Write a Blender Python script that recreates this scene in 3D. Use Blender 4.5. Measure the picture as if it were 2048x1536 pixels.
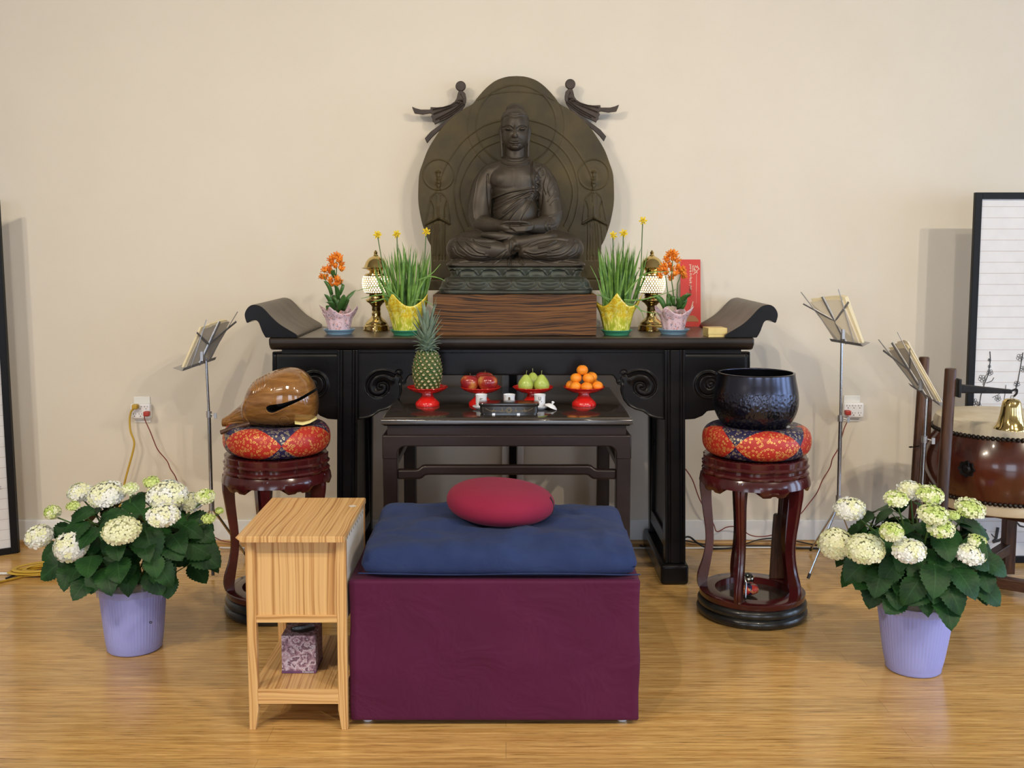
import bpy, math, random, os
import numpy as np
from mathutils import Vector, Matrix, noise as mn

for o in list(bpy.data.objects): bpy.data.objects.remove(o)
SC = bpy.context.scene
COL = SC.collection
PI = math.pi
F, CX, CY, CAMZ = 2100.0, 1012.0, 690.0, 1.4
PITCH = math.atan(200/2100)
SP, CP = math.sin(PITCH), math.cos(PITCH)
WALL_Y = 4.84

# ------------------------------------------------------------ camera, light, exposure
cd = bpy.data.cameras.new('camera'); cam = bpy.data.objects.new('camera', cd); COL.objects.link(cam)
cd.sensor_width = 36.0; cd.lens = F/2048*36; cd.shift_x = 12/2048; cd.shift_y = -78/2048
cam.location = (0, 0, CAMZ); cam.rotation_euler = (PI/2-PITCH, 0, 0); SC.camera = cam
SC.view_settings.view_transform = 'Standard'; SC.view_settings.look = 'None'
SC.view_settings.exposure = -0.92; SC.view_settings.gamma = 1.0; SC.view_settings.use_curve_mapping = False
W = bpy.data.worlds.new('world'); SC.world = W; W.use_nodes = True
W.node_tree.nodes['Background'].inputs[0].default_value = (0.75, 0.85, 1.0, 1)
W.node_tree.nodes['Background'].inputs[1].default_value = 0.6
WARM = (1.0, 0.87, 0.68); COOL = (0.52, 0.71, 1.0)
LAMPS = [(-3.9, -0.6, 62), (-3.2, -0.5, 62), (-1.2, 0.2, 40), (1.2, 0.2, 40), (3.2, -0.5, 62), (3.9, -0.6, 62)]
LAMP_Z = 4.25
LAMP_AIM = [(-1.3, 4.6, 0.7), (0.3, 4.8, 1.0), (-0.9, 4.2, 0.3), (0.9, 4.2, 0.3), (-0.3, 4.8, 1.0), (1.3, 4.6, 0.7)]
WINDOW_EMIT = 17.0
REAR_EMIT = 10.5
LAMP_SHADE_EMIT = 5.5

# ------------------------------------------------------------ helpers
def P(px, py, Y):
    cx = (px-CX)/F; cy = (CY-py)/F
    t = Y/(CP+cy*SP)
    return Vector((cx*t, Y, CAMZ+t*(-SP+cy*CP)))
def PZ(px, py, z):
    cx = (px-CX)/F; cy = (CY-py)/F
    t = (z-CAMZ)/(-SP+cy*CP)
    return Vector((cx*t, t*(CP+cy*SP), z))
def to_px(V):
    x = V[:, 0]; y = V[:, 1]*CP-(V[:, 2]-CAMZ)*SP; z = V[:, 1]*SP+(V[:, 2]-CAMZ)*CP
    return CX+F*x/y, CY-F*z/y

def crom(pts, n=8, closed=False):
    pts = [Vector(p) for p in pts]
    if len(pts) < 3: return pts
    out = []; N = len(pts)
    for i in range(N if closed else N-1):
        if closed: a, b, c, d = pts[(i-1) % N], pts[i], pts[(i+1) % N], pts[(i+2) % N]
        else: a, b, c, d = pts[max(i-1, 0)], pts[i], pts[i+1], pts[min(i+2, N-1)]
        for k in range(n):
            t = k/n
            out.append(0.5*((2*b)+(c-a)*t+(2*a-5*b+4*c-d)*t*t+(3*b-a-3*c+d)*t**3))
    if not closed: out.append(pts[-1])
    return out

class MB:
    def __init__(s): s.v = []; s.f = []; s.m = []; s.uv = {}
    def add(s, vs, fs, mi=0, uv=None):
        b = len(s.v); s.v += [tuple(x) for x in vs]
        s.f += [tuple(i+b for i in q) for q in fs]; s.m += [mi]*len(fs)
        if uv is not None:
            for i, u in enumerate(uv): s.uv[b+i] = u
        return s
    def box(s, x0, x1, y0, y1, z0, z1, mi=0, M=None):
        vs = [Vector(p) for p in ((x0,y0,z0),(x1,y0,z0),(x1,y1,z0),(x0,y1,z0),(x0,y0,z1),(x1,y0,z1),(x1,y1,z1),(x0,y1,z1))]
        if M is not None: vs = [M @ v for v in vs]
        return s.add(vs, [(0,3,2,1),(4,5,6,7),(0,1,5,4),(1,2,6,5),(2,3,7,6),(3,0,4,7)], mi)
    def tube(s, pts, r, seg=8, mi=0, cap=True, sx=1.0, sy=1.0, up=None):
        pts = [Vector(p) for p in pts]; n = len(pts)
        if not hasattr(r, '__len__'): r = [r]*n
        T = []
        for i in range(n):
            d = pts[min(i+1, n-1)]-pts[max(i-1, 0)]
            T.append(d.normalized() if d.length > 1e-9 else Vector((0, 0, 1)))
        u = Vector(up) if up else (Vector((0, 0, 1)) if abs(T[0].z) < .9 else Vector((0, 1, 0)))
        vs = []
        for i in range(n):
            u = (u-T[i]*u.dot(T[i])).normalized(); w = T[i].cross(u)
            for k in range(seg):
                a = 2*PI*k/seg
                vs.append(pts[i]+u*math.cos(a)*r[i]*sx+w*math.sin(a)*r[i]*sy)
        fs = [(i*seg+k, i*seg+(k+1) % seg, (i+1)*seg+(k+1) % seg, (i+1)*seg+k) for i in range(n-1) for k in range(seg)]
        if cap: fs += [tuple(range(seg))[::-1], tuple((n-1)*seg+k for k in range(seg))]
        return s.add(vs, fs, mi)
    def lathe(s, prof, c=(0,0,0), seg=32, mi=0, rf=None, M=None, cap=True, uvrow=False):
        vs = []; uv = []; n = len(prof)
        for j, (r, z) in enumerate(prof):
            for k in range(seg):
                a = 2*PI*k/seg
                rr = r*(rf(a, z, j) if rf else 1)
                p = Vector((rr*math.cos(a), rr*math.sin(a), z))
                if M is not None: p = M @ p
                vs.append(p+Vector(c)); uv.append((k/seg, j/(n-1)))
        fs = [(j*seg+k, j*seg+(k+1) % seg, (j+1)*seg+(k+1) % seg, (j+1)*seg+k) for j in range(n-1) for k in range(seg)]
        if cap: fs += [tuple(range(seg))[::-1], tuple((n-1)*seg+k for k in range(seg))]
        return s.add(vs, fs, mi, uv if uvrow else None)
    def ell(s, c, r, seg=16, rings=10, mi=0, M=None):
        if not hasattr(r, '__len__'): r = (r, r, r)
        vs = []; 
        for j in range(1, rings):
            t = PI*j/rings
            for k in range(seg):
                a = 2*PI*k/seg
                p = Vector((r[0]*math.sin(t)*math.cos(a), r[1]*math.sin(t)*math.sin(a), r[2]*math.cos(t)))
                vs.append(p)
        vs += [Vector((0, 0, r[2])), Vector((0, 0, -r[2]))]
        if M is not None: vs = [M @ v for v in vs]
        vs = [v+Vector(c) for v in vs]; T = len(vs)-2; B = T+1; L = (rings-2)*seg
        fs = [(j*seg+k, (j+1)*seg+k, (j+1)*seg+(k+1) % seg, j*seg+(k+1) % seg) for j in range(rings-2) for k in range(seg)]
        fs += [(T, k, (k+1) % seg) for k in range(seg)]+[(B, L+(k+1) % seg, L+k) for k in range(seg)]
        return s.add(vs, fs, mi)
    def prism(s, poly, y0, y1, mi=0):           # poly: (x,z) points, extruded along y
        n = len(poly); A = sum(poly[i][0]*poly[(i+1) % n][1]-poly[(i+1) % n][0]*poly[i][1] for i in range(n))
        if A < 0: poly = poly[::-1]
        vs = [(p[0], y0, p[1]) for p in poly]+[(p[0], y1, p[1]) for p in poly]
        fs = [tuple(range(n)), tuple(range(n, 2*n))[::-1]]+[(i, i+n, (i+1) % n+n, (i+1) % n) for i in range(n)]
        return s.add(vs, fs, mi)
    def plate(s, poly, z0, z1, mi=0):           # poly: (x,y), extruded along z
        n = len(poly); A = sum(poly[i][0]*poly[(i+1) % n][1]-poly[(i+1) % n][0]*poly[i][1] for i in range(n))
        if A < 0: poly = poly[::-1]
        vs = [(p[0], p[1], z0) for p in poly]+[(p[0], p[1], z1) for p in poly]
        fs = [tuple(range(n))[::-1], tuple(range(n, 2*n))]+[(i, (i+1) % n, (i+1) % n+n, i+n) for i in range(n)]
        return s.add(vs, fs, mi)
    def side(s, poly, x0, x1, mi=0):            # poly: (y,z), extruded along x
        n = len(poly); vs = [(x0, p[0], p[1]) for p in poly]+[(x1, p[0], p[1]) for p in poly]
        fs = [tuple(range(n)), tuple(range(n, 2*n))[::-1]]+[(i, i+n, (i+1) % n+n, (i+1) % n) for i in range(n)]
        return s.add(vs, fs, mi)

def off(parent):
    v = Vector((0, 0, 0))
    while parent is not None: v += parent.location; parent = parent.parent
    return v
def obj(name, mb, mats, parent=None, smooth=0, bevel=0, seg=2, solid=0, subd=0, fix=True):
    me = bpy.data.meshes.new(name); d = off(parent)
    me.from_pydata([(x-d.x, y-d.y, z-d.z) for x, y, z in mb.v], [], mb.f)
    if not isinstance(mats, (list, tuple)): mats = [mats]
    for m in mats: me.materials.append(m)
    if len(mats) > 1: me.polygons.foreach_set('material_index', mb.m)
    if mb.uv:
        ul = me.uv_layers.new(name='UVMap')
        for lp in me.loops: ul.data[lp.index].uv = mb.uv.get(lp.vertex_index, (0, 0))
    if fix:
        import bmesh
        b = bmesh.new(); b.from_mesh(me); bmesh.ops.recalc_face_normals(b, faces=b.faces); b.to_mesh(me); b.free()
    if smooth:
        me.polygons.foreach_set('use_smooth', [True]*len(me.polygons))
        if smooth < 180: me.set_sharp_from_angle(angle=math.radians(smooth))
    me.update()
    o = bpy.data.objects.new(name, me); COL.objects.link(o)
    if parent: o.parent = parent
    if solid: q = o.modifiers.new('solid', 'SOLIDIFY'); q.thickness = solid; q.offset = 0
    if bevel: q = o.modifiers.new('bevel', 'BEVEL'); q.width = bevel; q.segments = seg; q.limit_method = 'ANGLE'; q.angle_limit = math.radians(40)
    if subd: q = o.modifiers.new('subd', 'SUBSURF'); q.levels = subd; q.render_levels = subd
    return o
def tag(o, label, cat, group=None):
    o['label'] = label; o['category'] = cat
    if group: o['group'] = group
    return o
def thing(name, label, cat, loc=(0,0,0), group=None):
    o = bpy.data.objects.new(name, None); COL.objects.link(o); o.location = Vector(loc); o.empty_display_size = .05
    return tag(o, label, cat, group)
def struct(name, mb, m, parent=None, **k):
    o = obj(name, mb, m, parent, **k)
    if parent is None: o['kind'] = 'structure'
    return o
def copy_tree(o, parent=None):
    c = o.copy(); COL.objects.link(c); c.parent = parent
    for ch in list(o.children): copy_tree(ch, c)
    return c
def evaluate(o):
    bpy.context.view_layer.update()
    dg = bpy.context.evaluated_depsgraph_get()
    me = bpy.data.meshes.new_from_object(o.evaluated_get(dg), depsgraph=dg)
    o.modifiers.clear(); o.data = me
def remesh(o, vox, smooth=2, it=1.0):
    mats = list(o.data.materials)
    q = o.modifiers.new('r', 'REMESH'); q.mode = 'VOXEL'; q.voxel_size = vox; q.use_smooth_shade = True
    if smooth: s = o.modifiers.new('s', 'SMOOTH'); s.iterations = smooth; s.factor = 0.5
    evaluate(o)
    if not o.data.materials:
        for m in mats: o.data.materials.append(m)
def carve(o, strokes, flat=False, facing=0.15):
    """strokes: (points in photograph pixels, width px, height m): raises or grooves the real surface."""
    me = o.data; n = len(me.vertices); V = np.empty(n*3, np.float32); me.vertices.foreach_get('co', V); V = V.reshape(-1, 3).astype(float)
    N = np.empty(n*3, np.float32); me.vertex_normals.foreach_get('vector', N); N = N.reshape(-1, 3).astype(float)
    d = off(o); u, w = to_px(V+np.array(d)); D = np.zeros(n); front = N[:, 1] < -facing
    for pts, wd, h in strokes:
        q = np.array([(p[0], p[1]) for p in crom([(a, b, 0) for a, b in pts], 6)])
        r = wd*2.6
        idx = np.where(front & (u > q[:, 0].min()-r) & (u < q[:, 0].max()+r) & (w > q[:, 1].min()-r) & (w < q[:, 1].max()+r))[0]
        if not len(idx): continue
        best = np.full(len(idx), 1e9); pu = u[idx]; pw = w[idx]
        for i in range(len(q)-1):
            a, b = q[i], q[i+1]; ab = b-a; L = ab@ab+1e-9
            t = np.clip(((pu-a[0])*ab[0]+(pw-a[1])*ab[1])/L, 0, 1)
            best = np.minimum(best, (pu-a[0]-t*ab[0])**2+(pw-a[1]-t*ab[1])**2)
        D[idx] += h*np.exp(-best/(wd*wd))
    if flat: V[:, 1] -= D
    else: V += N*D[:, None]
    me.vertices.foreach_set('co', V.astype(np.float32).ravel()); me.update()
def circ(cx, cy, r, a0=0, a1=360, n=24, ry=None):
    ry = r if ry is None else ry
    return [(cx+r*math.cos(math.radians(a0+(a1-a0)*i/n)), cy-ry*math.sin(math.radians(a0+(a1-a0)*i/n))) for i in range(n+1)]
def spiral(cx, cy, r0, r1, turns, a0, sgn=1, n=30):
    return [(cx+(r0+(r1-r0)*i/n)*math.cos(math.radians(a0+sgn*360*turns*i/n)), cy-(r0+(r1-r0)*i/n)*math.sin(math.radians(a0+sgn*360*turns*i/n))) for i in range(n+1)]

# ------------------------------------------------------------ materials
def mat(name, col, rough=.5, metal=0, coat=0, spec=.5, emit=0, sheen=0, trans=0, alpha=1, sss=0):
    m = bpy.data.materials.new(name); m.use_nodes = True; b = m.node_tree.nodes['Principled BSDF']
    b.inputs['Base Color'].default_value = (*col, 1); b.inputs['Roughness'].default_value = rough
    b.inputs['Metallic'].default_value = metal; b.inputs['Coat Weight'].default_value = coat; b.inputs['Coat Roughness'].default_value = .08
    b.inputs['Specular IOR Level'].default_value = spec
    if emit: b.inputs['Emission Color'].default_value = (*col, 1); b.inputs['Emission Strength'].default_value = emit
    if sheen: b.inputs['Sheen Weight'].default_value = sheen
    if trans: b.inputs['Transmission Weight'].default_value = trans
    if alpha < 1: b.inputs['Alpha'].default_value = alpha
    if sss: b.inputs['Subsurface Weight'].default_value = sss; b.inputs['Subsurface Scale'].default_value = .01
    return m
class NT:
    def __init__(s, m): s.t = m.node_tree; s.b = s.t.nodes['Principled BSDF']; s.n = s.t.nodes; s.l = s.t.links
    def new(s, t, **k):
        q = s.n.new(t)
        for a, b in k.items():
            if a.startswith('_'): q.inputs[a[1:].replace('_', ' ')].default_value = b
            else: setattr(q, a, b)
        return q
    def link(s, a, b): s.l.new(a, b)
    def coords(s, scale=(1,1,1), rot=(0,0,0), kind='Object', loc=(0,0,0)):
        tc = s.new('ShaderNodeTexCoord'); mp = s.new('ShaderNodeMapping'); mp.inputs['Scale'].default_value = scale; mp.inputs['Rotation'].default_value = rot; mp.inputs['Location'].default_value = loc
        s.link(tc.outputs[kind], mp.inputs[0]); return mp.outputs[0]
    def ramp(s, fac, stops, interp='LINEAR'):
        r = s.new('ShaderNodeValToRGB'); r.color_ramp.interpolation = interp; e = r.color_ramp.elements
        while len(e) < len(stops): e.new(.5)
        for i, (p, c) in enumerate(stops): e[i].position = p; e[i].color = (*c, 1)
        s.link(fac, r.inputs[0]); return r.outputs[0]
    def noise(s, vec, scale=5, detail=4, rough=.6, dist=0):
        q = s.new('ShaderNodeTexNoise'); q.inputs['Scale'].default_value = scale; q.inputs['Detail'].default_value = detail; q.inputs['Roughness'].default_value = rough; q.inputs['Distortion'].default_value = dist
        s.link(vec, q.inputs['Vector']); return q.outputs[0]
    def math(s, op, a, b=None, c=None):
        q = s.new('ShaderNodeMath', operation=op)
        for i, x in enumerate((a, b, c)):
            if x is None: continue
            if isinstance(x, (int, float)): q.inputs[i].default_value = x
            else: s.link(x, q.inputs[i])
        return q.outputs[0]
    def mix(s, f, a, b, mode='MIX'):
        q = s.new('ShaderNodeMix', data_type='RGBA', blend_type=mode)
        if isinstance(f, (int, float)): q.inputs[0].default_value = f
        else: s.link(f, q.inputs[0])
        for i, x in ((6, a), (7, b)):
            if isinstance(x, tuple): q.inputs[i].default_value = (*x, 1)
            else: s.link(x, q.inputs[i])
        return q.outputs[2]
    def bump(s, h, strength=.3, dist=.002):
        q = s.new('ShaderNodeBump'); q.inputs['Strength'].default_value = strength; q.inputs['Distance'].default_value = dist
        s.link(h, q.inputs['Height']); s.link(q.outputs[0], s.b.inputs['Normal'])
    def base(s, c): s.link(c, s.b.inputs['Base Color'])
    def sep(s, v):
        q = s.new('ShaderNodeSeparateXYZ'); s.link(v, q.inputs[0]); return q.outputs
def noisy(name, c1, c2, scale=6, rough=.5, metal=0, coat=0, bump=0, bscale=None, sc=(1,1,1), bdist=.002, detail=4, lo=.35, hi=.65, **k):
    m = mat(name, c1, rough, metal, coat, **k); t = NT(m); v = t.coords(sc); n = t.noise(v, scale, detail)
    t.base(t.ramp(n, [(lo, c1), (hi, c2)]))
    if bump: t.bump(t.noise(v, bscale or scale*4, 3), bump, bdist)
    return m
def wood(name, light, dark, axis='X', bands=14, stretch=.07, rough=.4, coat=0, dist=4, bump=.15, mid=.5, nscale=3, ring=None, lines=(.25, .75)):
    m = mat(name, light, rough, 0, coat); t = NT(m)
    sc = {'X': (stretch, 1, 1), 'Y': (1, stretch, 1), 'Z': (1, 1, stretch)}[axis]
    v = t.coords(sc)
    w = t.new('ShaderNodeTexWave', wave_type='BANDS', bands_direction=ring or {'X': 'Z', 'Y': 'X', 'Z': 'X'}[axis])
    w.inputs['Scale'].default_value = bands; w.inputs['Distortion'].default_value = dist; w.inputs['Detail'].default_value = 2; w.inputs['Detail Scale'].default_value = nscale/bands*1.2
    t.link(v, w.inputs['Vector'])
    fine = t.noise(v, 90, 3)
    f = t.math('ADD', t.math('MULTIPLY', w.outputs['Fac'], .75), t.math('MULTIPLY', fine, .25))
    t.base(t.ramp(f, [(lines[0], light), (lines[1], dark)])); 
    if bump: t.bump(f, bump, .0015)
    return m

M = {}
M['wall'] = noisy('wall_paint', (.71, .652, .555), (.73, .672, .575), 3, .85, bump=.08, bscale=160)
M['white'] = mat('white_trim', (.82, .83, .84), .45)
M['ceil'] = mat('ceiling_paint', (.48, .45, .40), .9)
M['shoe'] = wood('shoe_wood', (.62, .38, .16), (.45, .25, .09), 'X', 20)
def floor_mat():
    m = mat('bamboo_floor', (.5, .3, .13), .22, coat=.12, spec=.45); t = NT(m)
    v = t.coords((1, 1, 1))
    br = t.new('ShaderNodeTexBrick', offset=.37, offset_frequency=2)
    br.inputs['Scale'].default_value = 1; br.inputs['Mortar Size'].default_value = .0009; br.inputs['Mortar Smooth'].default_value = .2
    br.inputs['Brick Width'].default_value = 1.83; br.inputs['Row Height'].default_value = .095
    br.inputs['Color1'].default_value = (0, 0, 0, 1); br.inputs['Color2'].default_value = (1, 1, 1, 1); br.inputs['Mortar'].default_value = (.5, .5, .5, 1)
    t.link(v, br.inputs['Vector'])
    v1 = t.coords((1.0, 26, 1)); v2 = t.coords((3.2, 120, 1))
    s1 = t.noise(v1, 3.0, 5, .65, .3); s2 = t.noise(v2, 2.2, 4, .7, .2)
    c = t.ramp(s1, [(.30, (.50, .272, .078)), (.5, (.68, .41, .140)), (.70, (.86, .58, .235))])
    c2 = t.ramp(s2, [(.33, (.26, .18, .11)), (.46, (.90, .88, .85)), (.60, (1.0, 1.0, 1.0)), (.72, (1.22, 1.22, 1.2))])
    c = t.mix(1.0, c, c2, 'MULTIPLY')
    tone = t.ramp(br.outputs['Color'], [(0, (.90, .90, .90)), (1, (1.08, 1.06, 1.03))])
    c = t.mix(1.0, c, tone, 'MULTIPLY')
    c = t.mix(t.math('MULTIPLY', br.outputs['Fac'], .45), c, (.16, .08, .03))
    t.base(c); t.bump(s2, .12, .0008)
    return m
M['floor'] = floor_mat()
M['bronze'] = noisy('bronze_statue', (.038, .030, .021), (.060, .047, .033), 9, .48, .3, bump=.12, bscale=90)
M['panel'] = noisy('bronze_panel', (.036, .027, .010), (.072, .051, .014), 5, .58, .2, bump=.15, bscale=60)
M['lotus'] = noisy('bronze_verdigris', (.042, .040, .030), (.050, .062, .050), 10, .5, .35, bump=.15, bscale=70)
M['apsara'] = noisy('dark_bronze', (.035, .025, .020), (.055, .040, .032), 20, .5, .3)
M['black'] = noisy('black_lacquer_wood', (.004, .004, .0045), (.011, .009, .009), 5, .26, sc=(.3, 1, 1), bump=.05, bscale=30, coat=.0, spec=.17)
M['topwood'] = noisy('worn_dark_top', (.014, .010, .008), (.034, .025, .020), 6, .32, sc=(.25, 1, 1), bump=.06, bscale=40, coat=.05, spec=.28)
M['rose'] = noisy('dark_rosewood', (.013, .008, .0075), (.026, .016, .014), 6, .30, sc=(.25, 1, 1), bump=.05, bscale=40, coat=.03, spec=.24)
M['rosetop'] = noisy('polished_table_top', (.030, .024, .021), (.050, .040, .034), 5, .15, sc=(.2, 1, 1), bump=.03, bscale=20, coat=.5)
M['red_lacquer'] = noisy('maroon_lacquer', (.040, .005, .006), (.078, .010, .010), 5, .2, coat=.35)
M['ebony'] = noisy('ebony_base', (.010, .010, .009), (.026, .026, .024), 20, .3, coat=.2, bump=.1, bscale=60)
def plinth_mat():
    m = mat('striped_plinth_wood', (.2, .09, .035), .5, spec=.3); t = NT(m)
    v = t.coords((.42, 1, 1)); wob = t.noise(v, 5, 2, .5)
    z = t.sep(v)[2]; w2 = t.new('ShaderNodeCombineXYZ'); t.link(t.math('ADD', t.math('MULTIPLY', z, 78.0), t.math('MULTIPLY', wob, 5.0)), w2.inputs[2])
    t.link(t.math('MULTIPLY', t.sep(v)[0], 2.4), w2.inputs[0])
    n = t.noise(w2.outputs[0], 2.6, 3, .6); fine = t.noise(t.coords((3, 1, 60)), 6, 3)
    c = t.ramp(n, [(.36, (.006, .003, .002)), (.450, (.010, .005, .003)), (.485, (.105, .042, .011)), (.62, (.19, .080, .019)), (.70, (.11, .045, .011)), (.74, (.05, .022, .008))])
    t.base(t.mix(.10, c, t.ramp(fine, [(.3, (.08, .035, .015)), (.7, (.28, .13, .055))]))); t.bump(n, .3, .001); return m
M['plinth'] = plinth_mat()
def pine_mat(name, across, along, freq=150):
    m = mat(name, (.7, .45, .2), .38, coat=.08); t = NT(m); v = t.coords(); p = t.sep(v); A = {'X': 0, 'Y': 1, 'Z': 2}
    st = {'X': (.35, 1, 1), 'Y': (1, .35, 1), 'Z': (1, 1, .35)}[along]
    wob = t.noise(t.coords(st), 7, 2, .5); ksc = {'X': (1.6, 9, 9), 'Y': (9, 1.6, 9), 'Z': (9, 9, 1.6)}[along]
    k = t.new('ShaderNodeTexVoronoi', feature='SMOOTH_F1'); k.inputs['Scale'].default_value = .8; t.link(t.coords(ksc, loc=(.3, .2, .4)), k.inputs['Vector'])
    q = t.math('ADD', t.math('ADD', t.math('MULTIPLY', p[A[across]], freq), t.math('MULTIPLY', wob, 4.6)), t.math('MULTIPLY', k.outputs['Distance'], 3.2))
    board = t.math('FLOOR', t.math('MULTIPLY', p[A[across]], 16.0)); q = t.math('ADD', q, t.math('MULTIPLY', board, 3.7))
    c = t.new('ShaderNodeCombineXYZ'); t.link(q, c.inputs[0]); t.link(t.math('MULTIPLY', p[A[along]], .8), c.inputs[1])
    n = t.noise(c.outputs[0], .9, 2, .5)
    col = t.ramp(n, [(.34, (.44, .215, .070)), (.42, (.56, .30, .105)), (.50, (.70, .43, .175)), (.66, (.76, .49, .21))])
    t.base(col); t.bump(n, .06, .001); return m
M['pine'] = pine_mat('pine_top', 'X', 'Y'); M['pinev'] = pine_mat('pine_upright', 'X', 'Z'); M['pinex'] = pine_mat('pine_rail', 'Z', 'X', 120)
M['rawwood'] = noisy('raw_board', (.55, .50, .44), (.66, .61, .56), 8, .8, sc=(1, 1, .2))
M['brass'] = noisy('polished_brass', (.72, .56, .24), (.66, .50, .20), 8, .12, 1.0)
M['brassd'] = mat('brass_net', (.42, .28, .09), .3, .8)
M['gold'] = noisy('gold_card', (.66, .49, .17), (.72, .55, .22), 30, .42, .35)
M['chrome'] = mat('chrome', (.52, .53, .55), .2, 1.0)
M['chromed'] = mat('dull_steel', (.46, .46, .47), .35, .8)
M['paper'] = noisy('manila_paper', (.66, .58, .44), (.72, .65, .52), 8, .8)
M['paper2'] = mat('cream_paper', (.74, .64, .42), .8)
M['clear'] = mat('clear_plastic', (.85, .88, .9), .08, trans=.85, spec=.6, alpha=.55)
M['leaf'] = None
M['blackplain'] = mat('black_frame', (.004, .004, .005), .45, spec=.25)
M['rubber'] = mat('black_rubber', (.012, .012, .012), .6)
M['iron'] = noisy('hammered_iron', (.012, .011, .011), (.02, .018, .018), 40, .45, .6, bump=.5, bscale=120)
M['redplastic'] = mat('red_plastic', (.66, .016, .012), .16, coat=.5)
M['porcelain'] = mat('white_porcelain', (.80, .82, .86), .12, coat=.4)
M['yellowcord'] = mat('yellow_cord', (.56, .36, .04), .5)
M['redcord'] = mat('red_cord', (.20, .035, .03), .5)
M['redplug'] = mat('red_plug', (.42, .04, .03), .4)
M['whitecord'] = mat('white_cord', (.75, .75, .75), .5)
M['outlet'] = mat('outlet_white', (.85, .84, .80), .35)
M['slot'] = mat('slot_dark', (.03, .03, .03), .6)
M['soil'] = noisy('soil', (.03, .02, .012), (.06, .04, .02), 60, .9, bump=.6)
M['skin'] = noisy('drum_hide', (.62, .52, .36), (.74, .66, .50), 7, .6)
M['mahog'] = noisy('mahogany_drum', (.045, .010, .006), (.150, .034, .013), 3, .22, sc=(2, 2, .35), coat=.5, detail=6, lo=.3, hi=.7)
def dark_wood(name, sc):
    m = mat(name, (.06, .025, .012), .45, coat=.05, spec=.35); t = NT(m); a = t.noise(t.coords(sc), 9, 5, .7, .4); b = t.noise(t.coords(tuple(x*3 for x in sc)), 30, 3)
    c = t.ramp(a, [(.32, (.012, .005, .003)), (.5, (.055, .021, .010)), (.66, (.13, .055, .026))]); t.base(t.mix(.3, c, t.ramp(b, [(.35, (.01, .004, .002)), (.65, (.12, .05, .022))]))); t.bump(b, .5, .0012); return m
M['standwood'] = dark_wood('stand_wood', (1, 1, .12)); M['railwood'] = dark_wood('rail_wood', (.15, .3, 1))

def fabric(name, c1, c2, scale=6, rough=.85, weave=700, sheen=.04, fold=.5):
    m = mat(name, c1, rough, sheen=sheen, spec=.25); t = NT(m); v = t.coords(); n = t.noise(v, scale, 5)
    t.base(t.ramp(n, [(.3, c1), (.7, c2)]))
    big = t.noise(v, 6.5, 3, .55, .8); t.bump(t.math('ADD', t.math('MULTIPLY', t.noise(v, weave, 2), .03), big), fold, .022); return m
M['purple'] = fabric('plum_cloth', (.072, .005, .034), (.092, .008, .044), 4, .65)
M['blue'] = fabric('navy_cotton', (.014, .028, .098), (.024, .043, .130), 9)
M['crimson'] = fabric('crimson_cotton', (.22, .010, .038), (.26, .015, .048), 4, fold=.12)
def brocade(rot):
    m = mat('brocade', (.6, .03, .02), .42); t = NT(m)
    tc = t.new('ShaderNodeTexCoord'); s = t.sep(tc.outputs['UV'])
    u = t.math('FRACT', t.math('ADD', t.math('MULTIPLY', s[0], 5.0), rot))
    u = t.math('SUBTRACT', u, .5)
    v = t.math('ABSOLUTE', t.math('SUBTRACT', t.math('MULTIPLY', s[1], 2.0), 1.0))
    lens = t.math('MULTIPLY', t.math('COSINE', t.math('MULTIPLY', u, PI)), .80)
    isred = t.math('LESS_THAN', v, lens)
    co = t.coords((1, 1, 1))
    vo = t.new('ShaderNodeTexVoronoi', feature='F1'); vo.inputs['Scale'].default_value = 85; t.link(co, vo.inputs['Vector'])
    d = vo.outputs['Distance']
    ring = t.math('MULTIPLY', t.math('GREATER_THAN', d, .22), t.math('LESS_THAN', d, .42))
    dot = t.math('LESS_THAN', d, .10)
    vo2 = t.new('ShaderNodeTexVoronoi', feature='F1'); vo2.inputs['Scale'].default_value = 240; t.link(co, vo2.inputs['Vector'])
    petal = t.math('GREATER_THAN', vo2.outputs['Distance'], .33)
    g = t.math('MULTIPLY', t.math('MAXIMUM', ring, dot), petal)
    big = t.math('GREATER_THAN', t.noise(co, 9, 2), .45)
    g = t.math('MULTIPLY', g, t.math('ADD', t.math('MULTIPLY', big, .5), .5))
    basec = t.mix(isred, (.016, .013, .060), (.46, .024, .014))
    gold = t.mix(isred, (.50, .42, .26), (.80, .44, .12))
    t.base(t.mix(g, basec, gold)); t.link(t.math('MULTIPLY', g, .55), t.b.inputs['Metallic'])
    t.bump(g, .4, .0008)
    return m
def leaf_mat(name, c1, c2, vein):
    m = mat(name, c1, .5, spec=.25); t = NT(m)
    tc = t.new('ShaderNodeTexCoord'); s = t.sep(tc.outputs['UV'])
    au = t.math('ABSOLUTE', t.math('SUBTRACT', s[0], .5))
    side = t.math('FRACT', t.math('MULTIPLY', t.math('SUBTRACT', s[1], t.math('MULTIPLY', au, .55)), 8.0))
    vv = t.math('LESS_THAN', side, .07); mid = t.math('LESS_THAN', au, .022)
    f = t.math('MULTIPLY', t.math('MAXIMUM', vv, mid), .32)
    n = t.noise(t.coords(), 14, 3)
    t.base(t.mix(f, t.ramp(n, [(.35, c1), (.65, c2)]), vein)); t.bump(side, .5, .0015)
    return m
M['leaf'] = leaf_mat('hydrangea_leaf', (.006, .032, .008), (.018, .075, .014), (.05, .14, .05))
M['leafy'] = leaf_mat('yellowing_leaf', (.12, .16, .02), (.22, .24, .04), (.3, .32, .1))
M['stem'] = mat('green_stem', (.07, .15, .03), .5)
M['blade'] = noisy('daffodil_blade', (.055, .155, .02), (.18, .35, .06), 30, .42)
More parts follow.
